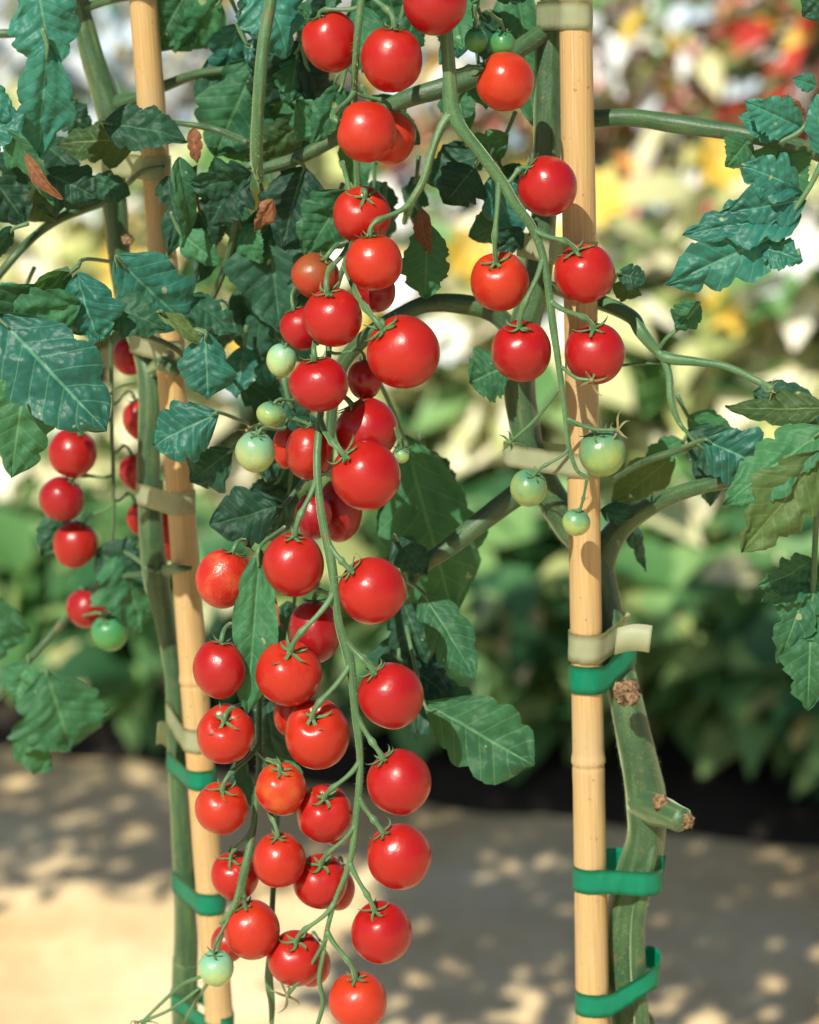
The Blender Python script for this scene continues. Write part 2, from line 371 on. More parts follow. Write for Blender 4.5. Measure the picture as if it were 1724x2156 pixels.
def sheet(name, x0, x1, y0, y1, z, nx, ny, amp, m):
    V, F = [], []
    for j in range(ny + 1):
        for i in range(nx + 1):
            x, y = x0 + (x1 - x0) * i / nx, y0 + (y1 - y0) * j / ny
            V.append((x, y, z + amp * noise.fractal(Vector((x * 5, y * 5, 3)), 1.0, 2.0, 4)))
    for j in range(ny):
        for i in range(nx):
            a = j * (nx + 1) + i; F.append((a, a + 1, a + nx + 2, a + nx + 1))
    return link(name, mesh(name, V, F, m))
tag(sheet('ground', -150, 150, -100, 300, 0, 2, 2, 0, M['sand']), kind='structure')
tag(sheet('path', -2.2, 2.2, 0.6, 3.3, 0.010, 180, 110, 0.006, M['sand']), kind='structure')
# raised bed under the hedge, deep shade painted near-black into it; front edge uneven
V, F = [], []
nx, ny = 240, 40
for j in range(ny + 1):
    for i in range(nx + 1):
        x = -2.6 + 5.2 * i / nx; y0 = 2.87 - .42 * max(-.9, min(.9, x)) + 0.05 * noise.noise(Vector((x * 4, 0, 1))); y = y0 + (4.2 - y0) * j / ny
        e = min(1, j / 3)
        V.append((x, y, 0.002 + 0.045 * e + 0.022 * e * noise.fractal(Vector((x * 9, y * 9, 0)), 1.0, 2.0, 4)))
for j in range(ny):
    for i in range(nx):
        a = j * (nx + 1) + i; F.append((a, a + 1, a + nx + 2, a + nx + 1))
tag(link('shade_dark_bed', mesh('shade_dark_bed', V, F, M['bed'])), kind='structure')

# ------------------------------------------------------------------ bamboo canes
def cane(name, pts, label, nodes):
    g = Geo(); sp_ = spline([(x, y, Y, r) for x, y, Y, r in pts], 26)
    W, Rr = [], []
    for x, y, Y, r in sp_:
        k = 1
        for ny_ in nodes:
            d = y - ny_
            k += 0.085 * math.exp(-(d / 12) ** 2) - 0.085 * math.exp(-((d - 10) / 3.5) ** 2) + 0.02 * math.exp(-((d - 28) / 16) ** 2)
        W.append(P(x, y, Y)); Rr.append(r * UD(y, Y) * k)
    base = W[-1].copy()
    tube(g, W, Rr, 28, 0, 1, 0, 0.01)
    root = empty(name, base); tag(root, label, 'bamboo cane', 'bamboo canes holding up the tomato plants')
    g.build('culm', M['bamboo'], root)
    for ny_ in nodes:
        q = min(sp_, key=lambda p: abs(p[1] - ny_ - 10)); r = q[3] * U(q[2]) * 0.985; c = P(q[0], q[1], q[2])
        gg = Geo(); tube(gg, [c + Vector((0, 0, .0006)), c, c - Vector((0, 0, .0006))], [r * .97, r * 1.02, r * .97], 28, 0, 3, 0, 0.06)
        gg.build('node_ring', M['ringmark'], root)
    return root
def straight(xt, yt, xb, yb, Y, rt, rb, n=60):
    """cane from a top to a foot in the ground"""
    return [(xt + (xb - xt) * i / n, yt + (yb - yt) * i / n, Y, rt + (rb - rt) * i / n) for i in range(n + 1)]
YC, YL = 1.022, 1.085
def cane_x(y, Y): return 1211 + .0172 * y if Y == YC else 302 + .0745 * y
right_cane = cane('bamboo_cane', [(cane_x(y, YC), y, YC, 34.5 + 1.2 * math.sin(y / 300)) for y in range(-700, 5400, 100)],
     'thick straight tan bamboo cane in front on the right, tied to the stout green stem', [1600, -320, 3700])
left_cane = cane('bamboo_cane', [(cane_x(y, YL), y, YL, 30.0 - 0.0003 * y) for y in range(-700, 5400, 100)],
     'leaning tan bamboo cane on the left, slightly soft, behind the left tomato plant stem', [1430, -250, 2080 + 60, 3300])
def bury(o):
    pass

# ------------------------------------------------------------------ leaves
def leaf_geo(geo, B, T, W, roll=0, fold=0.25, curl=0.15, lobes=0.0, nl=3.2, serr=0.10, ns=9, pucker=0.024, wave=0.05,
             droop=0.25, seed=0, mi=0, nu=46, nv=22, wide=0.36, stalk=0, twist=0, side_curl=0):
    B, T = Vector(B), Vector(T); ax = T - B; L = ax.length; ax.normalize()
    view = (Vector((0, 0, CAM_Z)) - (B + T) / 2).normalized()
    nrm = (view - ax * view.dot(ax)).normalized()
    sd0 = ax.cross(nrm)
    rnd = random.Random(seed); of = rnd.uniform(0, 50)
    kk = wide / (1 - wide); be = 0.85; al = be * kk
    mx = wide ** al * (1 - wide) ** be
    V, UVs, F = [], [], []
    for i in range(nu + 1):
        u = i / nu; uu = min(max(u, 0.0004), 0.9996)
        w0 = (uu ** al * (1 - uu) ** be) / mx * W / 2
        rr = R(roll + twist * (u - .5)); sd = sd0 * math.cos(rr) + nrm * math.sin(rr); nm = nrm * math.cos(rr) - sd0 * math.sin(rr)
        for j in range(nv + 1):
            v = j / nv * 2 - 1; av = abs(v)
            sgn = 1 if v > 0 else -1
            lo = math.fabs(math.sin(math.pi * (u * nl + 0.2 * sgn + .55 * noise.noise(Vector((u * 2.3, sgn * 3, of))))))
            tooth = 1 - ((u * ns + 0.3 * sgn + 0.9 * noise.noise(Vector((u * 4, sgn, of)))) % 1.0)
            w = w0 * (1 - lobes * (1 - lo) ** 1.5 * av) * (1 + serr * (tooth - .5) * av ** 3) * (1 + 0.26 * noise.noise(Vector((u * 2.6 + of, sgn * 2, 0))) * (.4 + av))
            al_ = u * L + 0.30 * av * w * (1 - u) ** .5
            la = v * w
            ph = (u * 8 - av * 1.1)
            pk = pucker * W * (abs(math.sin(math.pi * ph)) ** 0.6) * min(1, av * 5) * (1 - av * .4)
            z = fold * av * w - droop * av * av * w + pk - curl * L * (2 * (u - .45)) ** 2 * 0.5
            z += wave * W * noise.noise(Vector((u * 3.1 + of, v * 1.4, of))) * (0.3 + av) + wave * .5 * W * noise.noise(Vector((u * 8 + of, v * 3, of)))
            z += 0.35 * serr * W * av ** 4 * math.sin(u * 21 + sgn + of) * .5
            if side_curl:
                ang = side_curl * v; la = math.sin(ang) / side_curl * w; z -= (1 - math.cos(ang)) / side_curl * w * (1 if side_curl > 0 else -1) * 1.0
            V.append(B + ax * al_ + sd * la + nm * z); UVs.append((u, (v + 1) / 2))
    for i in range(nu):
        for j in range(nv):
            a = i * (nv + 1) + j; F.append((a, a + 1, a + nv + 2, a + nv + 1))
    geo.add(V, F, UVs, mi)

def leaf(parent, m, b, t, w, stalk=None, Y=1.0, dY=0.0, name='leaf', label=None, **kw):
    """a single leaf or leaflet from picture point b to picture point t; its stalk joins the points in stalk"""
    g = Geo(); kw.setdefault('seed', int(b[0] * 7 + b[1] * 13 + t[0])); kw.setdefault('lobes', .20); kw.setdefault('wave', .11); w *= 1.18; kw['serr'] = kw.get('serr', .1) * .55; kw.setdefault('twist', (kw['seed'] * 37 % 61) - 30); kw['droop'] = kw.get('droop', .25) + .12
    B, T = P(b[0], b[1], Y), P(t[0], t[1], Y + dY)
    leaf_geo(g, B, T, w * UD(b[1], Y), **kw)
    vis = [B.lerp(T, s) for s in (0, .25, .5, .75)]
    mids = M[m]
    pts = [P(p[0], p[1], p[2] if len(p) > 2 else Y) for p in (stalk or [])] + [B, B.lerp(T, .12)]
    if stalk:
        n = 7; sp_ = spline([tuple(p) for p in pts], n)
        tube(g, sp_, [0.0011 * (1 - .5 * i / len(sp_)) for i in range(len(sp_))], 8, 0, 1, 1)
    o = g.build(name, [mids, M['truss']], parent)
    if label: o['label'] = label
    return o

# ------------------------------------------------------------------ stems of the two plants
right_plant = empty('tomato_plant', P(1330, 4700, 1.04))
tag(right_plant, 'tomato plant with a stout green stem beside the right cane and long fruit trusses', 'tomato plant', 'cherry tomato plants tied to canes')
left_plant = empty('tomato_plant', P(420, 4700, 1.10))
tag(left_plant, 'tomato plant on the left with a slim dark stem, slightly out of focus', 'tomato plant', 'cherry tomato plants tied to canes')
OBST = []            # spheres a fruit must not sit in
def stem(parent, name, pts, m='stem', n=9, ridge=0.06, hairs=0, sides=14, obst=False, rscale=1.0, bump=0.05):
    g = Geo(); sp_ = spline(pts, n)
    W = [P(x, y, Y) for x, y, Y, r in sp_]; Rr = [max(.6, r) * UD(y, Y) * rscale for x, y, Y, r in sp_]
    tube(g, W, Rr, sides, ridge, len(pts), 0, bump)
    if hairs: fuzz(g, W, Rr, hairs, 0.0015, 5, 1)
    o = g.build(name, [M[m], M['hair']], parent)
    if obst: OBST.extend([(w, r) for w, r in zip(W, Rr)])
    return o
# right plant, main stem: foot to fork, then the limb that climbs behind the cane
stem(right_plant, 'main_stem', [(1340, 5200, 1.04, 46), (1345, 3600, 1.04, 46), (1340, 2300, 1.04, 43), (1325, 2155, 1.038, 41), (1312, 2040, 1.036, 40), (1312, 1960, 1.034, 41),
      (1330, 1870, 1.032, 42), (1356, 1780, 1.03, 40), (1360, 1700, 1.03, 41), (1345, 1600, 1.03, 39), (1322, 1500, 1.03, 36), (1306, 1420, 1.033, 33),
      (1288, 1330, 1.04, 30), (1272, 1240, 1.045, 29), (1250, 1170, 1.047, 32), (1200, 1110, 1.047, 34), (1150, 1030, 1.046, 33), (1115, 950, 1.045, 32), (1096, 850, 1.045, 34),
      (1092, 760, 1.045, 36), (1105, 680, 1.045, 34), (1128, 600, 1.045, 30), (1140, 500, 1.045, 29), (1150, 380, 1.045, 28), (1153, 250, 1.045, 30), (1155, 100, 1.045, 28), (1165, -60, 1.045, 26), (1160, -400, 1.045, 22), (1180, -800, 1.045, 12)],
     n=12, ridge=0.035, hairs=14000, sides=24, obst=False, bump=0.10)
# a rib that runs down the outside of the stem
stem(right_plant, 'side_shoot', [(1378, 1690, 1.030, 8), (1374, 1780, 1.024, 12), (1360, 1850, 1.022, 14), (1344, 1940, 1.023, 15), (1344, 2040, 1.025, 16), (1352, 2155, 1.026, 16), (1366, 2400, 1.026, 16), (1380, 3000, 1.03, 14)], n=10, hairs=1200)
stem(right_plant, 'side_shoot', [(1265, 1205, 1.047, 26), (1285, 1140, 1.045, 27), (1330, 1090, 1.04, 22), (1400, 1050, 1.03, 18), (1470, 1025, 1.02, 16), (1540, 1010, 1.01, 15), (1620, 985, 1.0, 12), (1740, 960, .99, 10)], hairs=500)
stem(right_plant, 'leaf_stalk', [(1140, 1010, 1.046, 26), (1090, 1040, 1.043, 25), (1010, 1100, 1.04, 22), (940, 1155, 1.04, 19), (890, 1190, 1.04, 16), (865, 1230, 1.04, 9), (850, 1260, 1.045, 5)], hairs=500)
stem(right_plant, 'side_shoot', [(1100, 760, 1.046, 22), (1070, 690, 1.046, 20), (1030, 655, 1.045, 21), (970, 640, 1.043, 21), (900, 640, 1.04, 19), (840, 665, 1.04, 17), (770, 710, 1.045, 17), (720, 770, 1.05, 15), (700, 860, 1.055, 12), (690, 1000, 1.055, 9)], hairs=300)
stem(right_plant, 'leaf_stalk', [(1155, 250, 1.046, 20), (1205, 250, 1.046, 19), (1260, 250, 1.045, 19), (1330, 248, 1.04, 19), (1430, 262, 1.03, 20), (1540, 278, 1.025, 18), (1640, 298, 1.02, 18), (1724, 325, 1.02, 16), (1840, 390, 1.02, 12)], hairs=500)
stem(right_plant, 'dry_truss', [(1150, 600, 1.04, 12), (1210, 620, 1.045, 16), (1275, 640, 1.03, 16), (1330, 668, 1.02, 15), (1350, 700, 1.015, 14), (1385, 740, 1.015, 11), (1410, 755, 1.012, 12), (1470, 762, 1.01, 9), (1530, 772, 1.008, 8), (1590, 800, 1.005, 7), (1625, 818, 1.0, 7)], m='truss')
stem(right_plant, 'dry_truss', [(1395, 748, 1.014, 9), (1408, 790, 1.012, 8), (1412, 840, 1.01, 8), (1425, 880, 1.01, 6), (1440, 905, 1.01, 4)], m='truss')
stem(right_plant, 'leaf_stalk', [(1385, 742, 1.015, 4), (1400, 715, 1.01, 4), (1430, 690, 1.008, 4), (1445, 672, 1.005, 3)], m='truss')
stem(right_plant, 'leaf_stalk', [(1300, 770, 1.04, 3), (1350, 765, 1.03, 3), (1405, 763, 1.015, 3)], m='truss')
stem(right_plant, 'leaf_stalk', [(1290, 1010, 1.04, 5), (1350, 975, 1.02, 7), (1420, 950, 1.01, 8), (1490, 925, 1.0, 7)], m='stem')
stem(right_plant, 'side_shoot', [(1156, 60, 1.045, 20), (1080, 110, 1.03, 19), (1000, 160, 1.025, 20), (930, 185, 1.022, 21), (850, 210, 1.025, 19), (760, 260, 1.035, 17), (690, 300, 1.04, 15), (620, 335, 1.045, 14), (545, 358, 1.05, 12)], hairs=400)
stem(right_plant, 'leaf_stalk', [(548, 380, 1.03, 7), (540, 330, 1.02, 13), (545, 200, 1.01, 13), (555, 90, 1.01, 13), (575, -40, 1.01, 12), (590, -300, 1.0, 8)], m='truss', hairs=700)
# trusses (the stalks the fruit hangs on)
RA1 = [(938, -60, .982, 15), (939, 60, .980, 15), (945, 150, .980, 16), (952, 230, .980, 18), (972, 272, .980, 15), (1010, 320, .980, 13), (1050, 375, .981, 13), (1085, 430, .981, 12), (1118, 475, .982, 11), (1140, 530, .983, 10),
       (1153, 600, .983, 9), (1163, 680, .984, 9), (1175, 760, .985, 8), (1187, 850, .985, 7), (1196, 930, .985, 6), (1212, 985, .985, 5), (1236, 1005, .985, 4)]
RA2 = [(950, 236, .980, 13), (928, 268, .978, 11), (908, 320, .976, 10), (890, 380, .974, 10), (862, 430, .974, 8), (850, 470, .98, 5)]
RB0 = [(765, -60, .972, 10), (757, 30, .970, 10), (750, 110, .972, 9), (746, 200, .985, 8), (748, 300, .998, 8), (752, 400, 1.004, 8), (735, 520, 1.012, 7), (700, 640, 1.016, 7), (690, 760, 1.012, 8), (680, 830, .995, 9),
       (674, 885, .982, 9), (668, 960, .973, 10), (672, 1040, .968, 10), (682, 1110, .966, 11), (697, 1180, .965, 12), (706, 1250, .965, 11), (716, 1320, .965, 11), (735, 1380, .965, 13), (742, 1430, .965, 11), (748, 1500, .965, 10), (757, 1580, .965, 9),
       (757, 1650, .965, 9), (750, 1720, .965, 8), (742, 1790, .965, 8), (728, 1840, .965, 7), (704, 1900, .965, 6), (688, 1960, .966, 6), (680, 2010, .967, 4)]
RC = [(560, 1230, 1.035, 6), (552, 1380, 1.02, 7), (546, 1500, .995, 7), (546, 1600, .982, 8), (540, 1680, .976, 7), (530, 1760, .972, 9), (517, 1820, .968, 10), (502, 1885, .968, 8), (485, 1920, .968, 6), (463, 1945, .968, 4)]
RL = [(232, 700, 1.12, 4), (236, 800, 1.12, 4), (236, 900, 1.12, 4), (238, 1000, 1.12, 4), (240, 1080, 1.12, 3.5), (236, 1140, 1.12, 3)]
RL2 = [(130, 1330, 1.15, 9), (70, 1400, 1.15, 9), (0, 1480, 1.15, 10), (-80, 1560, 1.15, 11)]
for nm_, r_ in (('truss_stalk', RA1), ('truss_stalk', RA2), ('truss_stalk', RB0), ('truss_stalk', RC)):
    stem(right_plant, nm_, r_, m='truss', obst=True, n=10, ridge=0.12, hairs=2200, rscale=.84, bump=.16)
for r_ in (RL, [(350, 1210, 1.1, 8), (240, 1190, 1.13, 5), (180, 1240, 1.15, 5)] and [(345, 1200, 1.1, 6), (220, 1225, 1.14, 6), (150, 1290, 1.15, 8), (80, 1370, 1.15, 9), (0, 1460, 1.15, 9), (-80, 1560, 1.15, 10)]):
    stem(left_plant, 'truss_stalk', r_, m='stem')
# left plant
stem(left_plant, 'main_stem', [(400, 5200, 1.115, 32), (396, 3200, 1.115, 31), (390, 2155, 1.115, 28), (392, 2000, 1.113, 26), (388, 1860, 1.112, 22), (378, 1700, 1.112, 19), (370, 1560, 1.112, 18), (364, 1420, 1.112, 17), (347, 1300, 1.112, 21), (330, 1220, 1.11, 26),
      (318, 1120, 1.108, 25), (314, 1000, 1.108, 24), (316, 880, 1.108, 24), (318, 800, 1.11, 27), (300, 735, 1.115, 22), (270, 660, 1.12, 20), (255, 580, 1.12, 21), (250, 500, 1.12, 24), (243, 430, 1.12, 26), (240, 340, 1.12, 24), (236, 260, 1.12, 28),
      (215, 180, 1.12, 27), (190, 100, 1.12, 24), (172, 20, 1.12, 20), (165, -60, 1.12, 20), (150, -500, 1.12, 16)], n=10, hairs=2500, sides=18, bump=0.1)
stem(left_plant, 'side_shoot', [(240, 400, 1.12, 16), (205, 425, 1.11, 13), (140, 452, 1.1, 10), (80, 490, 1.1, 9), (30, 540, 1.09, 9), (-20, 600, 1.09, 8)])
stem(left_plant, 'side_shoot', [(238, 220, 1.12, 20), (290, 205, 1.11, 14), (360, 175, 1.1, 11), (430, 152, 1.09, 9), (530, 143, 1.08, 7)])
stem(left_plant, 'leaf_stalk', [(170, 20, 1.12, 10), (230, 0, 1.11, 9), (300, -12, 1.1, 8)])
stem(left_plant, 'leaf_stalk', [(-30, 70, 1.1, 9), (30, 70, 1.1, 9), (90, 66, 1.12, 9), (170, 60, 1.12, 10)])
stem(left_plant, 'leaf_stalk', [(245, 405, 1.12, 6), (270, 385, 1.09, 6), (300, 360, 1.08, 5), (345, 350, 1.07, 4)])
stem(left_plant, 'leaf_stalk', [(330, 255, 1.07, 4), (400, 262, 1.06, 6), (460, 275, 1.06, 7), (520, 300, 1.05, 7)])
stem(left_plant, 'leaf_stalk', [(500, 450, 1.04, 7), (480, 540, 1.05, 7), (450, 620, 1.06, 7), (410, 680, 1.07, 6)])
stem(left_plant, 'leaf_stalk', [(205, 680, 1.03, 7), (240, 690, 1.04, 7), (320, 710, 1.06, 7), (385, 750, 1.08, 6), (320, 790, 1.10, 5)])
stem(left_plant, 'leaf_stalk', [(318, 780, 1.11, 14), (345, 765, 1.08, 17), (375, 780, 1.07, 13)])
stem(left_plant, 'leaf_stalk', [(165, 560, 1.02, 4), (180, 545, 1.03, 4), (250, 553, 1.1, 4)])
stem(left_plant, 'leaf_stalk', [(180, 890, 1.1, 2), (240, 820, 1.12, 3), (300, 800, 1.11, 3)])
stem(left_plant, 'leaf_stalk', [(345, 1200, 1.11, 12), (375, 1197, 1.06, 9), (402, 1196, 1.055, 5)])

# bark scars, stub and torn node on the stout stem
def scar(x, y, Y, r, seed=0, parent=right_plant, name='scar', squash=.35):
    g = Geo(); rnd = random.Random(seed); c = P(x, y, Y); V, F = [], []
    n1, n2 = 14, 22
    for i in range(n1 + 1):
        ph = math.pi * i / n1
        for j in range(n2):
            th = 2 * math.pi * j / n2
            d = Vector((math.sin(ph) * math.cos(th), math.cos(ph) * squash, math.sin(ph) * math.sin(th)))
            k = r * U(Y) * (1 + 0.40 * noise.noise(d * 3.2 + Vector((seed, 0, 0))) + .30 * noise.noise(d * 9))
            if squash < .6: k *= 1 - 0.25 * (d.y < -squash * .8)
            V.append(c + d * k)
    for i in range(n1):
        for j in range(n2):
            F.append((i * n2 + j, i * n2 + (j + 1) % n2, (i + 1) * n2 + (j + 1) % n2, (i + 1) * n2 + j))
    g.add(V, F, [(p.x * 90, p.z * 90) for p in V]); return g.build(name, M['scar'], parent)
scar(1318, 1458, .9998, 27, 1)
scar(1330, 1470, .998, 15, 12)
scar(1390, 1688, 1.001, 17, 4)
stem(right_plant, 'stub', [(1350, 1690, 1.028, 34), (1385, 1705, 1.014, 33), (1408, 1713, 1.003, 28), (1436, 1725, .995, 26)], n=8)
scar(1445, 1729, .994, 17, 9, squash=.7)
scar(268, 505, 1.1, 12, 6, left_plant)

# ------------------------------------------------------------------ fruit
def fruit_mesh(name, dent, seed, m, bump=0.026, pinch=0.0, nphi=40, nth=56):
    V, F = [], []
    for i in range(nphi + 1):
        ph = math.pi * i / nphi
        for j in range(nth):
            th = 2 * math.pi * j / nth
            d = Vector((math.sin(ph) * math.cos(th), math.sin(ph) * math.sin(th), math.cos(ph)))
            r = 1 - dent * math.exp(-(ph / 0.42) ** 2) * (1 + .12 * math.cos(5 * th + seed)) + 0.05 * dent * math.cos(4 * th + seed) * math.exp(-((ph - .7) / .5) ** 2)
            r += bump * noise.noise(d * 1.2 + Vector((seed * 3.1, 0, 0))) * 1.6 + .006 * math.cos(3 * th + seed) * math.sin(ph) ** 2 - 0.015 * math.exp(-((math.pi - ph) / .25) ** 2)
            r *= 1 + pinch * math.cos(ph)
            V.append(d * r)
    for i in range(nphi):
        for j in range(nth):
            F.append((i * nth + j, (i + 1) * nth + j, (i + 1) * nth + (j + 1) % nth, i * nth + (j + 1) % nth))
    return mesh(name, V, F, M[m])
FM = {}
def fruit_data(m, dent, var):
    k = (m, dent, var)
    if k not in FM: FM[k] = fruit_mesh('fruit', {0: .13, 1: .24, 2: .38}[dent], var * 2 + dent, m)
    return FM[k]
def calyx_mesh(seed, m='calyx', n=5, ln=0.85, up=0.0):
    g = Geo(); rnd = random.Random(seed)
    for k in range(n):
        th0 = 2 * math.pi * k / n + rnd.uniform(-.3, .3); L = ln * rnd.uniform(.75, 1.2); cu = rnd.uniform(.1, .9) + up; tw = rnd.uniform(-.6, .6)
        rows = 9; V, F = [], []
        x, z, an = 0.06, 0.0, 0.15 - 0.1 * rnd.random()
        for i in range(rows + 1):
            t = i / rows; w = 0.075 * (1 - t) ** .6 * (0.6 + 1.6 * t * (1 - t) * 2)
            th = th0 + tw * t * t
            c, s = math.cos(th), math.sin(th)
            for q in (-1, 0, 1):
                V.append(Vector((x * c - q * w * s, x * s + q * w * c, z + .03 * abs(q))))
            an += (cu * 2.1 * t - .45 * (t < .35)) / rows * 2.0
            x += L / rows * math.cos(an); z += L / rows * math.sin(an)
        for i in range(rows):
            for q in range(2):
                a = i * 3 + q; F.append((a, a + 1, a + 4, a + 3))
        b = len(V)
        V += [p - Vector((0, 0, .022)) for p in V]
        F += [tuple(b + i for i in reversed(f)) for f in F]
        g.add(V, F)
    # little boss in the middle
    tube(g, [Vector((0, 0, -.05)), Vector((0, 0, .04)), Vector((0, 0, .12))], [.15, .13, .075], 10)
    return mesh('calyx', g.v, g.f, M[m], uvs=[(v.x, v.y) for v in g.v])
CAL = [calyx_mesh(i, n=5 + i % 2, up=.12 * i) for i in range(5)]
DRYCAL = calyx_mesh(9, 'calyx_dry', 5, 1.0, .5)

